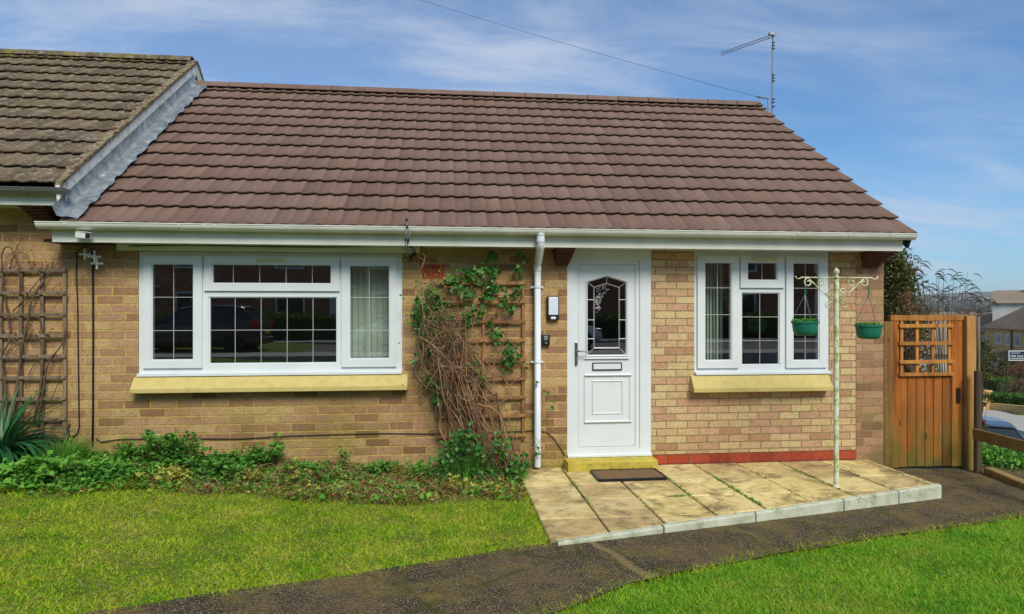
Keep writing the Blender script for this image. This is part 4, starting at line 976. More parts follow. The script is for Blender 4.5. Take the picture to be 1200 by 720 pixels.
# old sleeper edging at the right
mb = MB(); a = G(1158, 553, -.12); c = G(1215, 577, -.14); mb.bar((a.x, a.y, -.11), (c.x, c.y, -.13), .11, .09); o = tag(mb.build('log_edging', M['rail_wood'], bevel=.02), 'mossy timber edging lying on the ground below the rail fence', 'edging')

# ------------------------------------------------------------------ aerial and overhead wire
t = thing('tv_aerial', 'tall thin television aerial on a mast at the right end of the ridge', 'aerial', tuple(D(905, 130, 9.7)))
mb = MB(); a = D(904.5, 150, 9.7); c = D(905.5, 38, 9.7); mb.tube([a, c], .011, 8); mb.build('mast', M['galv'], t)
mb = MB()
for py in (50, 53.5, 57, 88, 91.5, 95, 116, 120, 125): p = D(906.5, py, 9.68); mb.bar(p-Vector((.02, 0, 0)), p+Vector((.018, 0, 0)), .012, .018)
mb.build('cable_tie', M['black_plastic'], t)
e0 = D(909, 39.5, 9.65); e1 = D(845, 62, 10.4); mb = MB()
mb.tube([e0, e1], .006, 6); mb.tube([e0+Vector((0, 0, -.035)), e1+Vector((0, 0, -.035))], .006, 6); mb.build('boom', M['galv'], t)
mb = MB(); dv_ = (e1-e0)
for i in range(18):
    p = e0+dv_*(i/17); h = .030+.018*(1-i/17); sd_ = Vector((.7, .59, 0))*.02
    mb.tube([p-Vector((0, 0, .017+h))-sd_*0, p+Vector((0, 0, h-.017))], .0025, 4)
mb.build('elements', M['galv'], t)
mb = MB(); p = D(905, 40, 9.67); mb.bar(p-Vector((.05, 0, 0)), p+Vector((.03, 0, 0)), .05, .04); mb.build('clamp', M['galv'], t)
mb = MB(); p = D(899, 128, 9.5); mb.bar(D(887, 113.5, 9.3), D(900, 116, 9.5), .02, .014); mb.tube([D(900, 115, 9.5), D(900.5, 130, 9.5)], .010, 6); mb.lathe([(.012, -.02), (.02, 0), (.012, .02)], tuple(D(889, 113.5, 9.3)), 8)
tag(mb.build('wire_bracket', M['galv']), 'small metal bracket on the ridge end holding the overhead wire', 'bracket')
mb = MB(); pts = []
A = D(888, 114, 9.3); B = D(60, -150, 11.0); n = 30
for i in range(n+1):
    k = i/n; p = A.lerp(B, k); p.z -= .55*k*(1-k)*1.2; pts.append(p)
mb.tube(pts, .0022, 5); tag(mb.build('overhead_wire', M['rubber']), 'thin overhead telephone wire crossing the sky down to the ridge', 'wire')

# ------------------------------------------------------------------ vegetation
def inlawn_left(x, y): return y > upper(x)+.02+.02*math.sin(x*9) and y < 5.36+.12*math.sin(x*2.3)+.05*math.sin(x*7)+random.gauss(0, .06) and x < .74+.04*math.sin(y*7)
def scatter(x0, x1, y0, y1, dens, test, dz=-.012):
    n = int((x1-x0)*(y1-y0)*dens); X = x0+(x1-x0)*rng.random(n); Y = y0+(y1-y0)*rng.random(n)
    pts = [(x, y, gz(x, y)+dz) for x, y in zip(X, Y) if test(x, y)]
    return np.array(pts)
def inframe(x, y, mrg=.06):
    d = x*ST+y*CT
    if d < 1.5: return False
    l = (x*CT-y*ST)/d; return abs(l) < .8+mrg and (EYE)/d < .50+mrg
p = scatter(-5, .75, 3, 5.7, 13000, lambda x, y: inlawn_left(x, y) and inframe(x, y))
n = len(p); tag(blades('grass', p, (.014+.026*rng.random(n)**1.5)*(1+.45*np.sin(p[:, 0]*7+2*np.sin(p[:, 1]*5))*np.sin(p[:, 1]*9+p[:, 0]*3)), .0046, .5+1.7*rng.random(n), M['grass']), 'short yellow green lawn grass left of the patio', 'grass', kind='stuff')
p = scatter(-.5, 6, 1.8, 5.6, 12500, lambda x, y: y < lower(x)-.015+.03*math.sin(x*11)*math.sin(x*3.7) and inframe(x, y))
n = len(p); tuft = np.array([math.sin(a*5.1+b_*2)*math.sin(b_*6.3-a) for a, b_, _ in p]); 
tag(blades('grass', p, (.026+.036*rng.random(n)**1.3)*(1+.35*tuft)*.85, .0046, .45+1.3*rng.random(n), M['grass_rich']), 'lush longer green grass in the right foreground below the path', 'grass', kind='stuff')
p = scatter(-5, .75, 3, 5.6, 900, lambda x, y: inlawn_left(x, y) and inframe(x, y)); n = len(p)
p2 = scatter(-.5, 6, 1.8, 5.6, 350, lambda x, y: y < lower(x)-.08 and inframe(x, y)); p = np.concatenate([p, p2]); n = len(p)
tag(blades('dry_grass', p, .03+.03*rng.random(n), .004, 1.2+1.8*rng.random(n), M['straw']), 'dry straw coloured blades among the lawn grass', 'dry grass', kind='stuff')
# ragged edge tufts along the path and patio
e = []
for i in range(6500):
    x = random.uniform(-3, 5.2); k = random.random()
    if k < .5: y = lower(x)+random.gauss(.008, .030)
    elif x < .7: y = upper(x)+random.gauss(-.012, .034)
    else: x = .74+random.gauss(0, .035); y = random.uniform(4.4, 6.0)
    e.append((x, y, gz(x, y)-.008))
e = np.array(e); n = len(e); tag(blades('grass', e, .03+.035*rng.random(n), .004, .5+.9*rng.random(n), M['grass']), 'ragged grass tufts creeping over the path edges', 'grass', kind='stuff')
# weeds in slab joints
e = []
xj = .60
for (x, y0, y1, nn) in ((2.56, 4.95, 5.85, 200), (2.10, 5.2, 6.1, 60), (3.48, 5.3, 6.1, 80), (3.94, 5.3, 6.1, 40), (1.18, 4.9, 5.9, 40)):
    for _ in range(nn): e.append((x+random.gauss(0, .012), random.uniform(y0, y1), .0))
for _ in range(140): x = random.uniform(.9, 2.4); e.append((x, kerb_y(x)-.065+random.gauss(0, .006), gz(x, kerb_y(x))))
for _ in range(420): x = random.choice((1.18, 1.64, 2.10, 2.56, 3.02, 3.48, 3.94)); e.append((x+random.gauss(0, .008), random.choice((5.3, 5.72, 5.9, 5.0, 6.2))+random.gauss(0, .09), .0)) if True else None
for _ in range(60): e.append((1.98+random.gauss(0, .05), 5.27+random.gauss(0, .01), 0))
e = np.array(e); n = len(e); d = rng.normal(0, 1, (n, 3)); d[:, 2] = np.abs(d[:, 2])*.5
tag(leaf_mesh('moss', e, d, rng.normal(0, .4, (n, 3))+[0, 0, 1], .012+.012*rng.random(n), .010, M['leaf_green']), 'small weeds and moss growing in the patio joints', 'moss', kind='stuff')

e = []
for i in range(2200):
    x = random.uniform(-5, .7); y = 5.33+.12*math.sin(x*2.3)+.05*math.sin(x*7)+random.gauss(-.01, .05); e.append((x, y, gz(x, y)-.006))
e = np.array(e); n = len(e); tag(blades('grass', e, .03+.05*rng.random(n), .0042, .5+.9*rng.random(n), M['grass']), 'ragged longer grass where the lawn meets the bed', 'grass', kind='stuff')
# bed: soil strip
def bed(x): return 5.33+.12*math.sin(x*2.3)+.05*math.sin(x*7)
def ba(t): x = -6+t*6.62; return (x, bed(x)-.03, 0)
def bb(t): x = -6+t*6.62; return (x, YW+.02, 0)
tag(strip('soil_bed', ba, bb, M['soil'], -.002, 80, .03), kind='structure')
def bz(x, y): return gz(x, y)+.012
def gleaves(name, label, n, test, mat, size, up=.5, zr=(0, .06), kind='stuff', x0=-5.2, x1=.7, fold=.25, wr=.75):
    P_ = []
    while len(P_) < n:
        x = random.uniform(x0, x1); y = random.uniform(5.2, YW-.02); h = test(x, y)
        if h is None or random.random() > h: continue
        P_.append((x, y, bz(x, y)+random.uniform(*zr)*h*(.5+2.0*max(0, math.sin(x*4.3+1.3*math.sin(y*5)))*max(0, math.sin(y*3.9+x*1.7))+random.random()*.4)))
    P_ = np.array(P_); d = rng.normal(0, 1, (n, 3)); d[:, 2] = np.abs(d[:, 2])*up
    ln = size*(.6+.8*rng.random(n))
    return tag(leaf_mesh(name, P_, d, rng.normal(0, .5, (n, 3))+[0, 0, 1], ln, ln*wr, mat, fold=fold), label, 'ground cover', kind=kind)
def dens(x, y):
    k = .5+.5*math.sin(x*2.1+1)*math.sin(x*.9+y*2); g = sm(y, bed(x)-.05, bed(x)+.3)
    return max(0, min(1, (.35+.8*k)*g)) * (1 if x < .55 else .2)
gleaves('ground_cover', 'low leafy green weeds covering the bed below the wall', 9500, lambda x, y: dens(x, y)*(1 if x < -1.7 else .26) if y > bed(x)-.05 else None, M['leaf_green'], .042, .6, (0, .13))
gleaves('ground_cover', 'bright rounded weed leaves at the front of the bed', 2600, lambda x, y: (1 if x < -3.15 else .3)*(.4+.6*math.sin(x*5)**2) if y > bed(x)-.06 and y < bed(x)+.45 else None, M['leaf_bright'], .05, .4, (.02, .10))
gleaves('leaf_litter', 'brown dead leaves and litter scattered through the bed', 6000, lambda x, y: .3+.7*sm(x, -3.2, -1.5) if y > bed(x)-.06 else None, M['leaf_dead'], .03, .3, (0, .04))
gleaves('ground_cover', 'yellowing weed leaves dotted through the bed', 420, lambda x, y: 1 if bed(x)-.02 < y < bed(x)+.4 and math.sin(x*4.7) > .2 else .12, M['leaf_yellow'], .04, .5, (.03, .10), x0=-3.6)
p = scatter(-3.6, .65, 5.2, YW, 1100, lambda x, y: y > bed(x)-.1 and random.random() < sm(x+.5*math.sin(x*3), -2.9, -1.6), .0)
n = len(p); tag(blades('dry_grass', p, .08+.16*rng.random(n)**1.5, .0045, .9+2.2*rng.random(n), M['straw']), 'pale dry grass stalks flopped over the right part of the bed', 'dry grass', kind='stuff')
p = scatter(-5.2, .7, 5.2, YW, 1900, lambda x, y: y > bed(x)-.08 and random.random() < .35+.65*(math.sin(x*6)*math.sin(y*9) > 0), .01)
n = len(p); tag(blades('grass', p, .03+.07*rng.random(n)**2, .0045, .5+1.1*rng.random(n), M['grass']), 'straggling grass and dry stalks growing through the bed', 'grass', kind='stuff')
# dry twigs in the bed
mb = MB()
for i in range(150):
    x = random.uniform(-3.4, .55); y = random.uniform(bed(x), YW-.08); a = random.uniform(0, 3.14); l_ = random.uniform(.06, .28); z = bz(x, y)+.02
    mb.tube([(x, y, z), (x+math.cos(a)*l_*.5, y+math.sin(a)*l_*.25, z+random.uniform(.01, .08)), (x+math.cos(a+.4)*l_, y+math.sin(a+.4)*l_*.4, z+random.uniform(0, .1))], [.003, .0025, .0015], 4)
tag(mb.build('twig_litter', M['stem']), 'dry brown twigs lying among the bed plants', 'twigs', kind='stuff')

def plant(name, label, cat, px, py, Y, h, wd, n, mat, stems=9, leaf=.04, group=None, wr=.6, mats=None):
    b0 = P(px, py, Y); b0.z = bz(b0.x, Y); t = thing(name, label, cat, tuple(b0), group); tips = []
    mb = MB()
    for i in range(stems):
        a = random.uniform(0, 6.28); r = random.uniform(.15, 1)*wd/2; hh = h*random.uniform(.55, 1)
        tip = b0+Vector((math.cos(a)*r, math.sin(a)*r*.7, hh)); mid = b0+Vector((math.cos(a)*r*.35, math.sin(a)*r*.25, hh*.55)); mb.tube([b0, mid, tip], [.005, .004, .002], 4); tips.append((b0, mid, tip))
    mb.build('stems', M['stem_dark'], t)
    pos = []; d = []
    for i in range(n):
        s = random.choice(tips); k = random.uniform(.2, 1); p_ = s[0].lerp(s[1], k*2) if k < .5 else s[1].lerp(s[2], k*2-1)
        dd_ = Vector((random.gauss(0, 1), random.gauss(0, 1), random.gauss(.25, .5))).normalized(); pos.append(p_+dd_*random.uniform(0, .03)); d.append(dd_)
    ln = leaf*(.6+.7*rng.random(n)); leaf_mesh('leaves', np.array([tuple(x) for x in pos]), np.array([tuple(x) for x in d]), rng.normal(0, .5, (n, 3))+[0, -.3, 1], ln, ln*wr, mat, t)
    return t
plant('leafy_weed', 'tallest bushy green weed clump below the left part of the wide window', 'plant', 200, 535, 6.05, .34, .62, 1500, M['leaf_green'], 22, .042)
plant('leafy_weed', 'second green weed clump in the bed, to the right of the tall one', 'plant', 305, 545, 6.1, .24, .5, 700, M['leaf_green'], 14, .04)
plant('upright_weed', 'upright broad leaved weed rising against the brick below the wide window', 'plant', 323, 545, 6.25, .34, .14, 60, M['leaf_bright'], 3, .06)
plant('upright_weed', 'thin upright weed against the wall beside the climber', 'plant', 402, 535, 6.27, .24, .14, 40, M['leaf_green'], 3, .045)
plant('leafy_weed', 'low dark weed clump by the left cable base', 'plant', 150, 545, 6.15, .2, .5, 600, M['leaf_green'], 14, .035)
plant('leafy_weed', 'rounded bright green leafy clump at the far left front of the bed', 'plant', 45, 560, 5.55, .17, .9, 1300, M['leaf_bright'], 26, .05, wr=.85)
plant('leafy_weed', 'sprawling mid green weed clump midway along the bed', 'plant', 250, 560, 5.75, .16, .6, 700, M['leaf_green'], 16, .04)

for px, py, Y, h, wd_, n_, m_, lf, lab in ((120, 558, 5.75, .15, .45, 600, 'leaf_bright', .038, 'bright weed clump just right of the grass tuft in the bed'),
    (275, 520, 6.22, .16, .35, 260, 'leaf_green', .035, 'small weed close to the wall between the two tallest clumps'), (360, 560, 5.95, .13, .4, 330, 'leaf_bright', .035, 'low bright weed clump under the right end of the wide window sill'),
    (440, 556, 6.0, .13, .45, 300, 'leaf_green', .04, 'low green weed clump midway between the window sill end and the climber'), (490, 560, 5.95, .17, .35, 350, 'leaf_bright', .032, 'bright weed clump just left of the climber base'),
    (205, 572, 5.6, .11, .4, 420, 'leaf_yellow', .034, 'yellowish weed clump at the lawn edge below the tall weeds'), (300, 575, 5.6, .12, .3, 160, 'leaf_yellow', .034, 'pale yellow leaved weed at the bed front, right of the tall weeds')):
    plant('leafy_weed', lab, 'plant', px, py, Y, h, wd_, n_, M[m_], 12, lf)
def straps(name, label, cat, px, py, Y, n, L_, wd, mat, spread=1, r0=.05, tlt=1.0):
    b0 = P(px, py, Y); b0.z = bz(b0.x, Y); t = thing(name, label, cat, tuple(b0)); V = []; Fc = []; rn = []
    for i in range(n):
        a = random.uniform(0, 6.28); l_ = L_*random.uniform(.55, 1); el_ = random.uniform(.15, 1.0)*spread
        p_ = b0+Vector((math.cos(a)*r0*random.random(), math.sin(a)*r0*random.random(), 0)); ang = math.pi/2-el_*.45; K = 7; s_ = Vector((-math.sin(a), math.cos(a), 0)); r = random.random(); o = len(V)
        for k in range(K+1):
            w_ = wd*(1-(k/K)**2.2)*.5+.0006
            V += [tuple(p_-s_*w_), tuple(p_+Vector((0, 0, -w_*.5))), tuple(p_+s_*w_)]; rn += [r]*3
            p_ = p_+Vector((math.cos(a)*math.cos(ang), math.sin(a)*math.cos(ang), math.sin(ang)))*l_/K; ang -= el_*.36*tlt
        for k in range(K):
            q = o+k*3; Fc += [(q, q+1, q+4, q+3), (q+1, q+2, q+5, q+4)]
    np_mesh('leaves', V, Fc, mat, t, rn); return t
straps('strap_leaved_plant', 'large clump of arching dark green strap leaves at the far left edge', 'plant', -4, 545, 5.95, 190, .86, .034, M['leaf_strap'], 1.35, .10, 1.25)
straps('grass_tuft', 'fine bright green grass tuft at the foot of the grey trellis', 'plant', 72, 545, 6.1, 420, .30, .007, M['leaf_bright'], 1.1, .22)
straps('grass_tuft', 'green grassy tuft growing at the base of the climber', 'plant', 540, 556, 6.0, 300, .42, .009, M['leaf_green'], 1.2, .18)
straps('grass_tuft', 'small grassy tuft at the right foot of the climber by the patio', 'plant', 604, 560, 6.05, 160, .22, .006, M['leaf_bright'], 1.2, .10)

# dormant climber on the left trellis
t = thing('bare_climber', 'bare woody climber twining over the grey trellis at the far left', 'climber', tuple(wp(20, 520)))
mb = MB()
XMIN = [-999]
def wtube(pts, r0, r1, d=.06, mb_=None, jit=0):
    pts = [(max(a, XMIN[0]+random.uniform(0, 8)), b_) for a, b_ in pts]
    P2 = [wp(a+random.uniform(-jit, jit), b_+random.uniform(-jit, jit), d+random.uniform(-.012, .02)) for a, b_ in pts]; n = len(P2)
    # smooth
    Q = []
    for i in range(n-1):
        p0, p1, p2, p3 = P2[max(i-1, 0)], P2[i], P2[i+1], P2[min(i+2, n-1)]
        for k in range(4):
            u = k/4; Q.append(.5*((2*p1)+(p2-p0)*u+(2*p0-5*p1+4*p2-p3)*u*u+(3*p1-p0-3*p2+p3)*u**3))
    Q.append(P2[-1]); m_ = len(Q); (mb_ or mb).tube(Q, [r0+(r1-r0)*i/(m_-1) for i in range(m_)], 5)
for pts, r0, r1 in (([(14, 530), (16, 480), (22, 440), (26, 405), (32, 380), (38, 350), (55, 325), (62, 312)], .016, .006),
                    ([(5, 520), (8, 470), (2, 420), (12, 395), (6, 350), (2, 300), (12, 290), (22, 315), (24, 345)], .012, .004),
                    ([(45, 500), (50, 460), (57, 425), (72, 405), (77, 385)], .011, .005), ([(40, 495), (48, 450), (50, 420), (52, 400), (45, 370)], .012, .004),
                    ([(26, 405), (10, 395), (0, 380)], .007, .003), ([(15, 365), (28, 352), (36, 340), (50, 322), (58, 308)], .007, .003),
                    ([(12, 315), (16, 300), (20, 288), (12, 283), (8, 277)], .006, .002), ([(20, 290), (24, 283), (26, 276)], .004, .0015), ([(24, 295), (34, 302), (36, 315), (44, 308), (52, 312)], .004, .0015),
                    ([(36, 380), (28, 398), (14, 410), (4, 440)], .006, .002), ([(60, 470), (70, 440), (66, 415)], .004, .002), ([(30, 455), (38, 430), (54, 418)], .005, .002)):
    wtube(pts, r0, r1, .05)
for i in range(30):
    x, y = random.uniform(-5, 76), random.uniform(290, 480); a = random.uniform(-2.6, -.5); l_ = random.uniform(10, 30)
    wtube([(x, y), (x+math.cos(a)*l_*.5+random.uniform(-4, 4), y+math.sin(a)*l_*.5), (x+math.cos(a)*l_, y+math.sin(a)*l_)], .0028, .001, .05)
mb.build('stems', M['stem_dark'], t, smooth=True)
pos = np.array([tuple(wp(40+random.gauss(0, 10), random.choice((307, 355, 388, 395, 345))+random.gauss(0, 5), .07)) for _ in range(60)]); n = 60
leaf_mesh('dead_leaves', pos, rng.normal(0, 1, (n, 3)), rng.normal(0, 1, (n, 3)), .028, .02, M['leaf_dead'], t)

# the big climber
t = thing('climbing_shrub', 'tangled brown climbing shrub with ivy leaves sprawling over the brown trellis', 'climber', tuple(wp(565, 552)))
mb = MB(); mbd = MB(); XMIN[0] = 489
for i in range(72):
    k = random.random(); bx_ = random.gauss(572, 15); tx = random.gauss(513, 12) if k < .8 else random.gauss(545, 14); tyy = random.uniform(345, 430)
    m1 = (bx_*.7+tx*.3+random.gauss(-8, 13), 492+random.gauss(0, 16)); m2 = (bx_*.35+tx*.65+random.gauss(-4, 15), 435+random.gauss(0, 18)); m3 = (tx+random.gauss(-3, 13), (tyy+435)/2+random.gauss(0, 14))
    pts = [(bx_, 552), m1, m2, m3, (tx+random.gauss(0, 12), tyy)]
    if random.random() < .5: pts.append((pts[-1][0]+random.gauss(0, 14), pts[-1][1]+random.uniform(-5, 40)))
    r0 = random.choice((.0025, .0035, .0045, .0065)) if i > 8 else .011
    wtube(pts, r0, r0*.4, random.uniform(.06, .30), mb if random.random() < .62 else mbd, 3)
for i in range(210):
    y = random.gauss(405, 48); x = 508+(y-340)*.26+random.gauss(0, 15); a = random.uniform(0, 6.28); l_ = random.uniform(12, 38)
    wtube([(x, y), (x+math.cos(a)*l_*.35+random.gauss(0, 6), y+math.sin(a)*l_*.35+random.gauss(0, 6)), (x+math.cos(a)*l_*.7+random.gauss(0, 6), y+math.sin(a)*l_*.7+random.gauss(0, 6)), (x+math.cos(a)*l_, y+math.sin(a)*l_)], .003, .0012, random.uniform(.06, .28), mb if random.random() < .5 else mbd)
for i in range(60):
    x = random.uniform(535, 612); y = random.uniform(380, 500); a = random.uniform(-1.4, .6)+math.pi*random.randint(0, 1); l_ = random.uniform(12, 40)
    wtube([(x, y), (x+math.cos(a)*l_*.5, y+math.sin(a)*l_*.5+random.gauss(0, 4)), (x+math.cos(a)*l_, y+math.sin(a)*l_)], .003, .001, random.uniform(.05, .10), mb if random.random() < .6 else mbd)
for i in range(60):
    x = random.gauss(575, 22); a = random.uniform(-1, 1)
    wtube([(x, 552), (x+a*12, 530+random.gauss(0, 5)), (x+a*30, 515+random.gauss(0, 8)), (x+a*45, 530+random.uniform(-10, 15))], .0035, .0015, random.uniform(.1, .42), mb if random.random() < .6 else mbd)
mb.build('stems', M['stem'], t, smooth=True); mbd.build('stems', M['stem_dark'], t, smooth=True)
cl = [(494, 356, 7, 80), (492, 372, 10, 90), (500, 385, 9, 60), (503, 345, 5, 40), (514, 349, 7, 60), (528, 331, 6, 50), (535, 327, 7, 50), (549, 320, 7, 50), (548, 345, 8, 60), (562, 318, 9, 70), (576, 300, 6, 50), (580, 318, 6, 55), (577, 335, 6, 60), (571, 345, 7, 50),
      (606, 318, 5, 26), (611, 300, 5, 18), (603, 345, 6, 40), (600, 362, 6, 30), (553, 366, 8, 70), (546, 378, 6, 30), (583, 393, 6, 40), (600, 410, 9, 80), (598, 425, 7, 40), (499, 400, 7, 50), (508, 412, 7, 50), (490, 420, 5, 16), (505, 445, 8, 60), (515, 455, 7, 50), (510, 470, 6, 30),
      (556, 430, 7, 40), (563, 446, 6, 30), (545, 462, 6, 30), (520, 365, 10, 50), (530, 400, 10, 30), (575, 378, 8, 26), (590, 350, 6, 26), (628, 449, 3, 5), (640, 460, 3.5, 8), (648, 476, 3, 4), (628, 530, 5, 14), (617, 430, 3, 5), (538, 524, 16, 230), (560, 532, 18, 170), (522, 545, 13, 230), (604, 545, 14, 190), (590, 520, 12, 70), (548, 508, 9, 70), (575, 548, 18, 120)]
pos = []
for x, y, s, n_ in cl:
    for _ in range(int(n_*(.62 if y < 480 else .42))): pos.append(tuple(wp(x+random.gauss(0, s*.62), y+random.gauss(0, s*.62), random.uniform(.05, .16) if y < 480 else random.uniform(.28, .52))))
pos = np.array(pos); n = len(pos); d = rng.normal(0, 1, (n, 3)); d[:, 2] -= .4; ln = .036+.024*rng.random(n)
leaf_mesh('leaves', pos, d, rng.normal(0, .45, (n, 3))+[0, -1, .35], ln, ln*.85, M['leaf_dark'], t)
pos = np.array([tuple(wp(random.gauss(528, 20), random.gauss(425, 42), random.uniform(.06, .28))) for _ in range(420)]+[tuple(wp(random.gauss(580, 22), random.gauss(538, 9), random.uniform(.1, .4))) for _ in range(260)]); n = len(pos)
leaf_mesh('dead_leaves', pos, rng.normal(0, 1, (n, 3)), rng.normal(0, 1, (n, 3)), .022+.02*rng.random(n), .016, M['leaf_dead'], t)
pos = np.array([tuple(wp(random.gauss(510, 14), random.gauss(365, 28), random.uniform(.06, .22))) for _ in range(260)]); n = len(pos)
leaf_mesh('leaves', pos, rng.normal(0, 1, (n, 3)), rng.normal(0, .5, (n, 3))+[0, -1, .35], .034, .026, M['leaf_green'], t)

# ------------------------------------------------------------------ background, right
def crown(name, label, cat, base, h, wd, n, mat, leaf, shape='cone', seed=1, trunk=True, wr=.5, clumps=26, group=None):
    base = Vector(base); t = thing(name, label, cat, tuple(base), group); rs = random.Random(seed); mb = MB()
    C_ = []
    for i in range(clumps):
        k = rs.uniform(.08, 1); a = rs.uniform(0, 6.28)
        rr = wd/2*((1-k)**.7 if shape == 'cone' else math.sqrt(max(0, 1-(2*k-1)**2))*.95)*rs.uniform(.35, 1)
        C_.append((base+Vector((math.cos(a)*rr, math.sin(a)*rr, h*k)), wd*rs.uniform(.10, .2)))
    if trunk:
        mb.tube([base-Vector((0, 0, .3)), base+Vector((0, 0, h*.5)), base+Vector((.02*h, 0, h*.92))], [wd*.045, wd*.03, wd*.01], 8); tr_ = mb.build('trunk', M['bark'], t)
        mb = MB()
        for c_, r in C_: 
            a = base+Vector((0, 0, max(.1, (c_.z-base.z)*.7))); mb.tube([a, (a+c_)/2+Vector((0, 0, -.02*h)), c_], [wd*.012, wd*.008, wd*.003], 4)
        mb.build('limbs', M['bark'], t)
    pos = []; 
    for i in range(n):
        c_, r = C_[i % len(C_)]; v = rng.normal(0, 1, 3); v /= np.linalg.norm(v); pos.append(np.array(c_)+v*r*(rng.random()**.45)*np.array([1, 1, 1.15]))
    pos = np.array(pos); d = rng.normal(0, 1, (n, 3)); d[:, 2] += .2; ln = leaf*(.6+.8*rng.random(n))
    leaf_mesh('crown', pos, d, rng.normal(0, 1, (n, 3)), ln, ln*wr, mat, t); return t
c = D(1050, 400, 14); crown('conifer', 'dense olive green conifer rising behind the garden gate beside the house corner', 'tree', (c.x, c.y, gz(c.x, c.y)), D(1045, 296, 14).z-gz(c.x, c.y), 2.15, 21000, M['leaf_conifer'], .075, 'cone', 3, clumps=110)
c = D(1062, 400, 12.5); crown('shrub', 'rusty brown shrub in front of the conifer behind the gate', 'shrub', (c.x, c.y, gz(c.x, c.y)), D(1062, 345, 12.5).z-gz(c.x, c.y), .9, 3000, M['leaf_russet'], .05, 'ball', 5, clumps=30)
# drooping fronds shrub
c = D(1108, 420, 9.6); gzc_ = gz(c.x, c.y); t = thing('drooping_shrub', 'thin stemmed shrub with drooping dark leaves silhouetted above the gate', 'shrub', (c.x, c.y, gzc_)); mb = MB(); pos = []; dr = []
tips = [(1072, 300), (1078, 308), (1071, 312), (1100, 318), (1106, 317), (1118, 322), (1134, 318), (1127, 323), (1085, 338), (1092, 335), (1104, 336), (1112, 339), (1120, 335), (1128, 341), (1134, 335), (1142, 338), (1146, 347), (1155, 350), (1150, 352), (1160, 356), (1098, 345), (1110, 347), (1138, 346), (1144, 362), (1152, 366), (1088, 330), (1097, 322), (1140, 330)]
for i, (px, py) in enumerate(tips):
    b0 = D(1108+random.uniform(-8, 8), 420, 9.6+random.uniform(-.1, .1)); b0.z = gzc_; tp = D(px, py, 9.6+random.uniform(-.25, .25)); md = b0.lerp(tp, .55)+Vector((0, 0, .15)); m2 = b0.lerp(tp, .85)+Vector((0, 0, .08))
    mb.tube([b0, md, m2, tp], [.010, .007, .004, .002], 5)
    for _ in range(3):
        s = random.choice((-1, 1)) if i > 2 else 1; a = tp+Vector((random.uniform(-.05, .05), random.uniform(-.05, .05), random.uniform(-.08, .02))); 
        pts = [a+Vector((s*.045*k, random.uniform(-.01, .01), .022*k-.011*k*k)) for k in range(5)]
        mb2 = pts; pos.append(pts)
V = []; Fc = []; rn = []
for pts in pos:
    o = len(V); r = random.random()
    for k, p_ in enumerate(pts):
        w_ = [.002, .006, .007, .005, .001][k]; V += [(p_.x, p_.y, p_.z+w_), (p_.x, p_.y+w_*.7, p_.z-w_)]; rn += [r, r]
    for k in range(4): Fc.append((o+2*k, o+2*k+2, o+2*k+3, o+2*k+1))
mb.build('stems', M['stem_dark'], t)
M['leaf_droop'] = leaf_mat('dull_brown_leaf', [(0, (.03, .028, .018)), (.5, (.06, .05, .03)), (1, (.12, .08, .04))], .7)
np_mesh('leaves', V, Fc, M['leaf_droop'], t, rn)
c0 = D(1035, 347, 8.5); c1p = D(1078, 336, 8.5); mb = MB(); cb = D(1000, 420, 8.7); mb.tube([Vector((cb.x, cb.y, gz(cb.x, cb.y))), c0, c1p], .012, 6)
# plants beside the gate on the bank
for i, (px, py, Z, h, w_, m_, lab) in enumerate(((1152, 545, 7.3, .30, .5, 'leaf_bright', 'green leafy clump at the foot of the rail fence post'), (1172, 543, 7.3, .24, .5, 'leaf_green', 'green clump under the middle of the rail fence'),
                              (1195, 545, 7.2, .22, .5, 'leaf_bright', 'green clump under the rail fence at the right edge'))):
    c = D(px, py, Z); b0 = Vector((c.x, c.y, gz(c.x, c.y))); n = 700
    t = thing('bank_plant', lab, 'plant', tuple(b0)); pos = np.stack([b0.x+rng.normal(0, w_*.3, n), b0.y+rng.normal(0, .16, n), b0.z+h*rng.random(n)*np.exp(-rng.random(n))], 1); d = rng.normal(0, 1, (n, 3)); d[:, 2] = np.abs(d[:, 2])
    leaf_mesh('leaves', pos, d, rng.normal(0, 1, (n, 3)), .05, .022, M[m_], t)
for i, (px, py, Z, h, w_, m_, lab) in enumerate(((1150, 455, 11, 1.6, .9, 'leaf_conifer', 'brownish bush behind the stake, right of the gate'), (1146, 500, 10, 1.2, .7, 'leaf_russet', 'russet twiggy bush on the bank behind the dark post'))):
    c = D(px, py, Z); crown('shrub', lab, 'shrub', (c.x, c.y, gz(c.x, c.y)), D(px, py-75, Z).z-gz(c.x, c.y) if i == 0 else h, .45, 1500, M[m_], .05, 'ball', 9+i, clumps=22)
for i in range(26):
    pass

# road on the slope
kd = Vector((.42, .907, 0)).normalized(); kn = Vector((-kd.y, kd.x, 0)); k0 = Vector((24, 24.2, 0))
def rstrip(name, o0, o1, m, dz, l0=-40, l1=90, n=120):
    def f(o): return lambda t_: tuple(k0+kd*(l0+(l1-l0)*t_)+kn*o)
    return tag(strip(name, f(o0), f(o1), m, dz, n), kind='structure')
rstrip('road', 0, 6.6, M['asphalt'], .02); rstrip('pavement', -2.4, -.02, M['pavement'], .10); rstrip('pavement', 6.62, 8.2, M['pavement'], .10)
rstrip('driveway', -8, -2.5, M['drive'], .06, -6, 8, 30)
mb = MB()
def kz(l, o): p_ = k0+kd*l+kn*o; return Vector((p_.x, p_.y, gz(p_.x, p_.y)))
for l in range(-20, 60, 1): a, c_ = kz(l, -.02), kz(l+.98, -.02); mb.bar(a+Vector((0, 0, .05)), c_+Vector((0, 0, .05)), .14, .14)
tag(mb.build('road_kerb', M['kerb']), kind='structure')

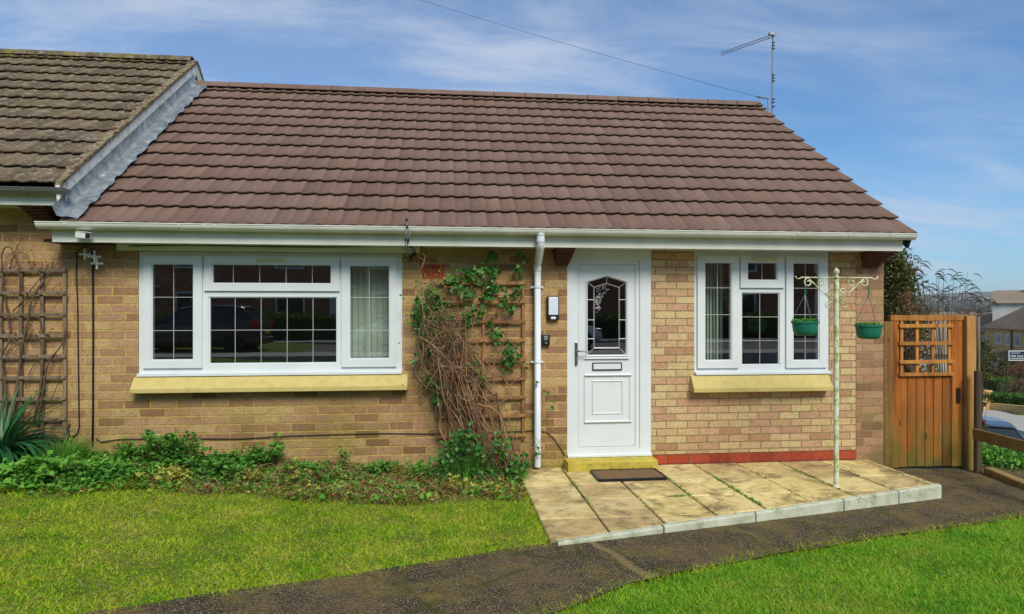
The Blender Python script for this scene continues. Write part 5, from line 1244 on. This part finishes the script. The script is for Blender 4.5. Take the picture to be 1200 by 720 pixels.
# cars
def paint(name, c_): 
    b = NB(name); b.b.inputs['Coat Weight'].default_value = .6; return b.done(b.mix(b.noise(b.co(), 2, 3), c_, tuple(x*.85 for x in c_)), .3, .5, .4)
M['tail_red'] = simple('red_lamp_lens', (.45, .015, .02), None, 9, .15, .6); M['plate_yellow'] = simple('yellow_plate', (.75, .55, .05), None, 9, .4); M['tyre'] = simple('tyre_rubber', (.02, .02, .02), None, 9, .8); M['alloy'] = simple('alloy_wheel', (.45, .46, .48), None, 9, .3, .5, 0, .8)
def car(label, loc, heading, pm, group=None):
    t = thing('parked_car', label, 'car', (0, 0, 0), group); W = .88
    st = [(-2.02, .42, .75, .70), (-1.98, .28, .98, .80), (-1.7, .22, 1.0, .86), (-1.0, .20, .98, .88), (0, .20, .95, .88), (.9, .20, .92, .88), (1.3, .22, .88, .87), (1.75, .26, .76, .82), (1.98, .30, .62, .72), (2.05, .38, .52, .62)]
    mb = MB(); V = []
    for x, zb, zs, w_ in st:
        for y, z in ((-w_*.86, zb), (-w_*.97, zb+.08), (-w_, (zb+zs)/2), (-w_*.98, zs-.08), (-w_*.88, zs), (0, zs+.03), (w_*.88, zs), (w_*.98, zs-.08), (w_, (zb+zs)/2), (w_*.97, zb+.08), (w_*.86, zb)): V.append((x, y, z))
    k = 11; mb.add(V, [(i*k+j, i*k+(j+1) % k, (i+1)*k+(j+1) % k, (i+1)*k+j) for i in range(len(st)-1) for j in range(k)]+[tuple(range(k-1, -1, -1)), tuple((len(st)-1)*k+j for j in range(k))])
    o = mb.build('body', pm, t, smooth=True, bevel=.02)
    base = [(-1.92, .96, .76), (-1.2, .97, .80), (0, .95, .80), (1.15, .90, .76)]; top = [(-1.45, 1.40, .56), (-.95, 1.46, .60), (-.1, 1.46, .60), (.35, 1.36, .56)]
    mb = MB(); V = [(x, s*w_, z) for (x, z, w_) in base for s in (-1, 1)]+[(x, s*w_, z) for (x, z, w_) in top for s in (-1, 1)]
    F_ = []
    for i in range(3): F_ += [(2*i, 2*i+2, 8+2*i+2, 8+2*i), (2*i+1, 8+2*i+1, 8+2*i+3, 2*i+3)]
    F_ += [(0, 8, 9, 1), (6, 7, 15, 14)]; mb.add(V, F_); mb.build('windows', M['dark_glass'], t)
    mb = MB(); V = []
    for (x, z, w_) in [(-1.5, 1.40, .55), (-1.42, 1.44, .58), (-.95, 1.49, .62), (-.1, 1.49, .62), (.38, 1.38, .57)]: V += [(x, -w_-.02, z-.02), (x, -w_*.9, z+.015), (x, 0, z+.03), (x, w_*.9, z+.015), (x, w_+.02, z-.02)]
    mb.add(V, [(i*5+j, i*5+j+1, (i+1)*5+j+1, (i+1)*5+j) for i in range(4) for j in range(4)])
    for s in (-1, 1):
        for (bx_, bz_, bw_), (tx, tz_, tw) in ((base[0], top[0]), (base[1], top[1]), (base[3], top[3]), ((-.1, .95, .8), (-.1, 1.46, .6))): mb.tube([(bx_, s*(bw_+.005), bz_), (tx, s*(tw+.01), tz_)], .035, 6)
    mb.build('roof', pm, t, smooth=False)
    for x in (-1.28, 1.32):
        for s in (-1, 1):
            mb = MB(); mb.lathe([(.20, -.1), (.30, -.1), (.315, -.06), (.315, .06), (.30, .1), (.20, .1)], (x, s*.80, .315), 20, 'y'); wh = mb.build('wheel', M['tyre'], t); mb = MB(); mb.lathe([(.05, .0), (.20, .0), (.21, .012)], (x, s*.80+s*.09, .315), 14, 'y'); mb.build('rim', M['alloy'], wh)
    for s in (-1, 1):
        mb = MB(); mb.obox((-1.90, s*.74, .92), Vector((1, 0, 0)), Vector((0, 1, 0)), Vector((0, 0, 1)), .12, .105, .11); mb.build('tail_light', M['tail_red'], t, bevel=.03)
        mb = MB(); mb.obox((1.86, s*.62, .66), Vector((1, 0, 0)), Vector((0, 1, 0)), Vector((0, 0, 1)), .13, .13, .06); mb.build('headlight', M['alloy'], t, bevel=.03)
        mb = MB(); mb.obox((.75, s*.95, 1.0), Vector((1, 0, 0)), Vector((0, 1, 0)), Vector((0, 0, 1)), .06, .09, .06); mb.build('mirror', M['black_plastic'], t, bevel=.03)
    mb = MB(); mb.box(-2.06, -2.03, -.26, .26, .60, .71); mb.build('number_plate', M['plate_yellow'], t)
    mb = MB(); mb.box(-2.08, -1.9, -.7, .7, .30, .50); mb.build('bumper', M['black_plastic'], t, bevel=.04)
    t.location = loc; t.rotation_euler = (0, 0, heading); return t
c = D(1139, 500, 19.3); car('dark blue grey hatchback with red tail lights parked down the slope beyond the rail fence', (c.x, c.y, gz(c.x, c.y)), math.atan2(kd.y, kd.x), paint('silver_blue_paint', (.07, .09, .125)))

# far houses
M['slate'] = simple('brown_grey_roof', (.14, .105, .075), (.20, .15, .10), .8, .9, .2); M['render'] = simple('pale_render', (.62, .60, .55), None, .5, .9, .2); M['slate2'] = simple('pale_brown_roof', (.26, .20, .15), (.2, .16, .12), .5, .9, .2)
def house(label, px, py_base, Z, length, depth, eave, rise, yaw, wallm, roofm, hip=0, wins=(), chim=(), group=None, name='house', gz_off=0):
    c = D(px, py_base, Z); g = gz(c.x, c.y)-gz_off
    t = thing(name, label, 'house', (0, 0, 0), group); L_, Dp = length, depth
    mb = MB(); mb.box(0, L_, 0, Dp, -1.5, eave); 
    if not hip: mb.prism_x([(0.0, eave), (Dp, eave), (Dp/2, eave+rise-.05)], .001, L_-.001)
    mb.build('wall', wallm, t)
    e_ = .35; mb = MB(); h_ = hip
    V = [(-e_, -e_, eave-.1), (L_+e_, -e_, eave-.1), (L_+e_, Dp+e_, eave-.1), (-e_, Dp+e_, eave-.1), (h_-e_*(h_ == 0), Dp/2, eave+rise), (L_-h_+e_*(h_ == 0), Dp/2, eave+rise)]
    mb.add(V, [(0, 1, 5, 4), (1, 2, 5), (2, 3, 4, 5), (3, 0, 4)]+([(0, 3, 2, 1)] if h_ else [])); rf = mb.build('roof', roofm, t)
    if not h_: mo = rf.modifiers.new('s', 'SOLIDIFY'); mo.thickness = .15
    for (x, y, z, s) in chim: mb = MB(); mb.box(x, x+s, y, y+s, z, z+1.5); mb.box(x-.06, x+s+.06, y-.06, y+s+.06, z+1.5, z+1.65); ch = mb.build('chimney', M['brick_far'], rf); mb = MB(); mb.lathe([(.14, 0), (.11, .4)], (x+s/2, y+s/2, z+1.65), 8); mb.build('chimney_pot', M['terracotta'], ch)
    for (x, z, w_, h2_) in wins:
        mb = MB(); mb.frame((x, x+w_, z, z+h2_), (x+.07, x+w_-.07, z+.07, z+h2_-.07), -.03, .04); wi = mb.build('window', M['white_paint'], t); mb = MB(); mb.box(x+.07, x+w_-.07, -.005, -.001, z+.07, z+h2_-.07); mb.box(x+w_/2-.03, x+w_/2+.03, -.02, -.006, z+.07, z+h2_-.07); mb.build('pane', M['pane_pale'], wi)
    t.location = (c.x, c.y, g); t.rotation_euler = (0, 0, yaw); return t
M['pane_pale'] = simple('curtained_pane', (.50, .50, .46), (.2, .2, .2), 1.2, .2, .5)
# main far house at right edge: its facade faces the camera
ya = -R(114)
hA = house('yellow brick two storey house with hipped brown roof at the right edge', 1154, 446, 68, 24, 9, 5.8, 3.6, ya, M['brick_far'], M['slate'], 4.5,
      [(1.9, 2.0, 1.2, 1.4), (3.0, 4.1, 1.2, 1.1), (5.1, 4.1, 1.2, 1.1), (7.2, 4.1, 1.2, 1.2), (10, 4.1, 1.2, 1.2), (10, 1.2, 1.2, 1.5)], ())
mb = MB(); V = [(4.2, -1.6, 2.75), (9.5, -1.6, 2.75), (9.5, 0, 3.5), (4.9, 0, 3.5)]; mb.add([(*v,) for v in V], [(0, 1, 2, 3)]); mb.box(4.2, 9.5, -1.6, -1.5, 2.65, 2.75); o = mb.build('porch_roof', M['slate'], None); o.parent = hA
mb = MB(); mb.box(4.3, 4.6, -1.55, -1.4, -.4, 2.7); o = mb.build('porch_post', M['dark_wood'], None); o.parent = hA
mb = MB(); mb.tube([(6.8, -.12, 3.4), (6.8, -.12, 5.6)], .07, 6); o = mb.build('downpipe', M['dark_wood'], None); o.parent = hA
house('white gabled house with pale brown roof and stubby chimney behind the far brick house', 1163, 440, 95, 14, 8, 9.6, 1.9, -R(50), M['render'], M['slate2'], 0, (), ((3.6, 3.1, 10.3, .9),))
house('small tan brick house with brown gable roof left of the far brick house', 1139, 440, 100, 7, 9, 5.3, 2.9, -R(43), M['brick_far'], M['slate2'], 0, [(1, 3.4, 1, 1.2), (4.4, 3.4, 1, 1.2)], ())
for i, (px, Z, l_, ev, ri, m_, lb) in enumerate(((1046, 60, 4.5, 3.2, 3, 'slate2', 'pale roofed house seen through the lattice of the gate at its left'), (1088, 80, 4.5, 4.5, 3, 'slate', 'dark roofed house seen through the middle of the gate lattice'),
       (1092, 190, 30, 5, 6, 'slate2', 'long low house roof in the middle distance above the gate'), (1068, 240, 34, 6, 6, 'slate', 'distant brown roofed house just above the gate top'))):
    house(lb, px, 440, Z, l_, 9, ev, ri, -R(40), M['render'] if i % 2 == 0 else M['brick_far'], M[m_], 0, [(1.5+2.6*k, 1.0, 1.3, 1.5) for k in range(int(l_/2.6)-1)], (), 'houses spread over the valley')
# warehouses: pale long strip
c = D(1072, 352, 900); 
for i, (px0, px1, py0, py1, Z, lb) in enumerate(((1076, 1118, 350.5, 354, 1700, 'long pale warehouse roof across the valley'), (1124, 1164, 349.5, 352.5, 1750, 'second pale warehouse across the valley, right of the long one'), (1118, 1126, 362.5, 366, 1150, 'small white shed among the valley roofs'))):
    a, c_ = D(px0, py1, Z), D(px1, py1, Z); hgt = (py1-py0)/F*Z; u_ = (c_-a).normalized(); s_ = Vector((-u_.y, u_.x, 0)); L_ = (c_-a).length; g = gz(a.x, a.y)-3
    t = thing('warehouse', lb, 'warehouse', (0, 0, 0)); mb = MB(); z1 = a.z+hgt
    q = [a, c_, c_+s_*40, a+s_*40]; mb.add([(p_.x, p_.y, g) for p_ in q]+[(p_.x, p_.y, z1) for p_ in q], [(0, 1, 5, 4), (1, 2, 6, 5), (2, 3, 7, 6), (3, 0, 4, 7), (4, 5, 6, 7)]); mb.build('wall', M['shed'] if 'shed' in M else M['render'], t)
    mb = MB(); q = [a-u_*.5-s_*.5, c_+u_*.5-s_*.5, c_+u_*.5+s_*41, a-u_*.5+s_*41]; r1_ = (q[0]+q[3])/2; r2_ = (q[1]+q[2])/2
    mb.add([(p_.x, p_.y, z1+.05) for p_ in q]+[(r1_.x, r1_.y, z1+.8), (r2_.x, r2_.y, z1+.8)], [(0, 1, 5, 4), (2, 3, 4, 5), (1, 2, 5), (3, 0, 4)]); mb.build('roof', M['galv'], t)
# hedge, garden wall, brown bush, valley trees
def hedge(name, label, a, b_, h, th, n, mat, leaf):
    a = Vector(a); b_ = Vector(b_); u_ = (b_-a); L_ = u_.length; u_.normalize(); s_ = Vector((-u_.y, u_.x, 0)).normalized()
    t = thing(name, label, 'hedge', tuple(a)); V = []
    k1, k2, k3 = rng.random(n), rng.random(n)-.5, rng.random(n)
    f = rng.integers(0, 3, n); k2 = np.where(f == 0, -.5+.1*rng.random(n), k2); k3 = np.where(f == 1, 1-.12*rng.random(n), k3)
    pos = np.array(a)+np.outer(k1*L_, np.array(u_))+np.outer(k2*th, np.array(s_))+np.outer(k3*h*(1+.08*np.sin(k1*30)), [0, 0, 1])
    leaf_mesh('foliage', pos, rng.normal(0, 1, (n, 3)), rng.normal(0, 1, (n, 3)), leaf, leaf*.7, mat, t)
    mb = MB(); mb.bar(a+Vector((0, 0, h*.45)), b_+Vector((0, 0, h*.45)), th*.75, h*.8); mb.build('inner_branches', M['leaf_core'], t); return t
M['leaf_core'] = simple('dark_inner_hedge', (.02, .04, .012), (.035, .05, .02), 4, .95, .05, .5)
def gp2(px, py, Z): c = D(px, py, Z); return Vector((c.x, c.y, gz(c.x, c.y)))
hedge('hedge', 'clipped green hedge across the road behind the low brick wall', gp2(1154, 460, 37), gp2(1225, 460, 34), .95, 1.1, 9000, M['leaf_hedge'], .10)
a, c_ = gp2(1158, 462, 36), gp2(1225, 462, 33); mb = MB(); mb.bar(a+Vector((0, 0, .2)), c_+Vector((0, 0, .2)), .25, .55); tag(mb.build('garden_wall', M['brick_far']), 'low brick garden wall in front of the hedge across the road', 'wall')
a = gp2(1151.5, 462, 36); mb = MB(); mb.box(a.x-.25, a.x+.25, a.y-.25, a.y+.25, a.z-.3, a.z+1.1); mb.box(a.x-.31, a.x+.31, a.y-.31, a.y+.31, a.z+1.1, a.z+1.2); tag(mb.build('gate_pillar', M['brick_far']), 'brick gate pillar at the end of the low wall across the road', 'pillar')
a = gp2(1194, 455, 44); crown('bush', 'bare reddish brown rounded bush behind the hedge, below the sale sign', 'shrub', tuple(a), 2.3, 2.4, 3500, M['leaf_russet'], .12, 'ball', 11, clumps=40, wr=.3)
a = gp2(1160, 445, 50); hedge('garden_shrubs', 'loose green shrubs in front of the far brick house', a, gp2(1200, 445, 52), 1.1, 1.5, 3000, M['leaf_hedge'], .14)
for i, (px, Z, h, w_, m_, lb) in enumerate(((1066, 60, 6.0, 5, 'leaf_conifer', 'bushy olive tree in the valley right behind the conifer'), (1100, 70, 4.4, 6, 'leaf_russet', 'bare russet tree beyond the middle of the gate'), (1125, 60, 4.2, 5, 'leaf_conifer', 'low olive tree beyond the right end of the gate'),
        (1140, 110, 8.5, 8, 'leaf_russet', 'bare brown tree beside the tan brick house in the valley'), (1082, 150, 11, 12, 'leaf_russet', 'wide bare tree in the middle of the valley'), (1152, 56, 3.8, 3.4, 'leaf_conifer', 'dull green tree left of the far brick house corner'))):
    a = gp2(px, 420, Z); crown('tree', lb, 'tree', tuple(a), h, w_, 2600, M[m_], .3 if Z < 100 else .6, 'ball', 20+i, clumps=45, wr=.4, group='trees in the valley')
# woodland on the far slope as masses of foliage
n = 9000; X_ = rng.uniform(.36, 1.05, n); Z_ = rng.uniform(300, 1900, n); l_ = X_
pos = np.stack([(l_*CT+ST)*Z_, (CT-l_*ST)*Z_, np.zeros(n)], 1); keep = np.sin(pos[:, 0]*.013)*np.sin(pos[:, 1]*.011)+rng.normal(0, .5, n) > -.1; pos = pos[keep]; n = len(pos)
def tz_(x, y):
    d = x*ST+y*CT; return gz(x, y)+(14*math.sin(x*.0021+1)+9*math.sin(x*.0057)+6*math.sin(y*.004+x*.001) if d > 700 else 0)
pos[:, 2] = [tz_(x, y)+3*random.random() for x, y, _ in pos]; d = rng.normal(0, 1, (n, 3)); 
M['leaf_far'] = leaf_mat('far_woodland', [(0, (.035, .045, .03)), (.5, (.07, .07, .04)), (1, (.12, .095, .06))], .9, .01)
tag(leaf_mesh('woodland', pos, d, rng.normal(0, 1, (n, 3)), 9+8*rng.random(n), 7, M['leaf_far']), 'brown and green woodland covering the far valley side', 'woodland', kind='stuff')

mb = MB(); mb.box(-6500, 6500, -1200, 6500, -70, 190)
hz_ = mb.build('haze', M['soil']); tag(hz_, kind='stuff')
hm = bpy.data.materials.new('thin_haze'); hm.use_nodes = True; hn = hm.node_tree.nodes; hn.clear(); ho = hn.new('ShaderNodeOutputMaterial'); hv = hn.new('ShaderNodeVolumePrincipled')
hv.inputs['Color'].default_value = (.80, .88, .96, 1); hv.inputs['Density'].default_value = .00013; hm.node_tree.links.new(hv.outputs[0], ho.inputs['Volume']); hz_.data.materials.clear(); hz_.data.materials.append(hm)
# sale sign
c = D(1193, 417, 42); u_ = Vector((CT, -ST, 0)); s_ = Vector((ST, CT, 0)); up_ = Vector((0, 0, 1)); W_, H_ = 1.25, .66
g = gz(c.x, c.y); t = thing('sale_sign', 'navy estate agent sale board on a post in front of the far brick house', 'sign', (c.x, c.y, g))
mb = MB(); mb.obox(c, u_, s_, up_, W_/2, .02, H_/2); mb.build('board_edge', M['upvc'], t)
M['navy'] = simple('navy_board', (.012, .018, .06), None, 9, .4); mb = MB(); mb.obox(c-s_*.023, u_, s_, up_, W_/2-.05, .003, H_/2-.05); mb.build('board_face', M['navy'], t)
mb = MB(); mb.bar(c-u_*(W_/2+.04)+up_*.35+s_*.06, Vector((c.x, c.y, g))-u_*(W_/2+.04)+s_*.06, .07, .07, u_); mb.build('post', M['dark_wood'], t)
def text(s, size, cpos, m, par, name='lettering'):
    cu = bpy.data.curves.new(name, 'FONT'); cu.body = s; cu.size = size; cu.extrude = .004; cu.align_x = 'LEFT'; o = bpy.data.objects.new(name, cu); col.objects.link(o)
    bpy.context.view_layer.update(); me = bpy.data.meshes.new_from_object(o); bpy.data.objects.remove(o); o = bpy.data.objects.new(name, me); me.materials.clear(); me.materials.append(m); col.objects.link(o)
    mw = Matrix.Translation(cpos) @ Matrix((( u_.x, 0, -s_.x*1, 0), (u_.y, 0, -s_.y, 0), (0, 1, 0, 0), (0, 0, 0, 1)))
    for v in me.vertices: v.co = mw @ v.co
    put(o, par)
M['sign_white'] = simple('white_lettering', (.85, .87, .88), None, 9, .5); M['sign_grey'] = simple('grey_lettering', (.35, .38, .42), None, 9, .5)
text('FOR SALE', .20, c-u_*.52-up_*.10-s_*.03, M['sign_white'], t)
mb = MB()
for i in range(9): mb.obox(c-u_*(.46-i*.07)+up_*.17-s_*.028, u_, s_, up_, .026, .002, .035)
mb.build('lettering', M['sign_grey'], t)
mb = MB()
for i in range(11): mb.obox(c-u_*(.49-i*.085)-up_*.20-s_*.028, u_, s_, up_, .030, .002, .022)
mb.build('lettering', M['sign_white'], t)

# ------------------------------------------------------------------ the street behind the camera, seen in the window panes
def flat(name, x0, x1, y0, y1, z, m):
    mb = MB(); mb.box(x0, x1, y0, y1, z-.3, z); return tag(mb.build(name, m), kind='structure')
flat('road', -60, 30, -13, -6.6, .27, M['asphalt']); flat('pavement', -60, 30, -6.58, -4.9, .37, M['pavement']); flat('pavement', -60, 30, -14.6, -13.02, .37, M['pavement'])
M['paint_silver'] = paint('silver_paint', (.78, .80, .81)); M['paint_dark'] = paint('dark_grey_paint', (.05, .055, .06)); M['paint_white'] = paint('white_car_paint', (.75, .76, .76))
car('silver car on the street, reflected in the middle pane of the wide window', (-.9, -8.2, .27), R(180), M['paint_silver'], 'cars parked on the street reflected in the windows')
car('dark grey car on the street, reflected left of the silver one', (-7.6, -8.2, .27), R(180), M['paint_dark'], 'cars parked on the street reflected in the windows')
car('black hatchback reflected in the left casement of the wide window', (-14.2, -8.2, .27), 0, M['paint_dark'], 'cars parked on the street reflected in the windows')
car('white car reflected across the blind in the right casement of the wide window', (3.4, -9.4, .27), 0, M['paint_white'], 'cars parked on the street reflected in the windows')
def terrace(x, lb):
    t = thing('terraced_house', lb, 'house', (0, 0, 0), 'brick terrace reflected in the windows'); mb = MB(); mb.box(0, 9.98, -8, 0, -.5, 5.4); mb.build('wall', M['brick_terrace'], t)
    mb = MB(); mb.prism_x([(.4, 5.3), (-4, 8.6), (-8.4, 5.3)], 0, 9.99); mb.build('roof', M['slate'], t)
    for wx in (1.2, 6.2):
        for wz in (1.0, 3.5):
            mb = MB(); mb.frame((wx, wx+1.5, wz, wz+1.3), (wx+.1, wx+1.4, wz+.1, wz+1.2), 0, .06); wi = mb.build('window', M['white_paint'], t); mb = MB(); mb.box(wx+.1, wx+1.4, .002, .02, wz+.1, wz+1.2); mb.build('pane', M['dark_glass'], wi)
    mb = MB(); mb.box(4, 5, .0, .05, .1, 2.2); mb.build('door', M['white_paint'], t); mb = MB(); mb.box(3.5, 5.5, .0, .9, 2.5, 2.62); mb.build('door_canopy', M['white_paint'], t)
    t.location = (x, -22, .3)
for i, x in enumerate(range(-50, 30, 10)):
    terrace(x, 'red brick terraced house across the street, %s from the row end' % ['first', 'second', 'third', 'fourth', 'fifth', 'sixth', 'seventh', 'eighth'][i])
hedge('hedge', 'long garden hedge along the far pavement, reflected in the window panes', (-45, -15.4, .3), (-4, -15.4, .3), 1.15, 1.0, 8000, M['leaf_hedge'], .22)
hedge('hedge', 'shorter hedge along the far pavement, reflected in the right window', (2, -15.4, .3), (28, -15.4, .3), 1.1, 1.0, 6000, M['leaf_hedge'], .22)
mb = MB(); mb.tube([(-2.2, -6.2, .3), (-2.2, -6.2, 6.5)], [.07, .045], 8); mb.tube([(-2.2, -6.2, 6.5), (-2.2, -7.2, 6.8)], .04, 6); tag(mb.build('street_lamp', M['galv']), 'grey street lamp column reflected in the wide window', 'street lamp')
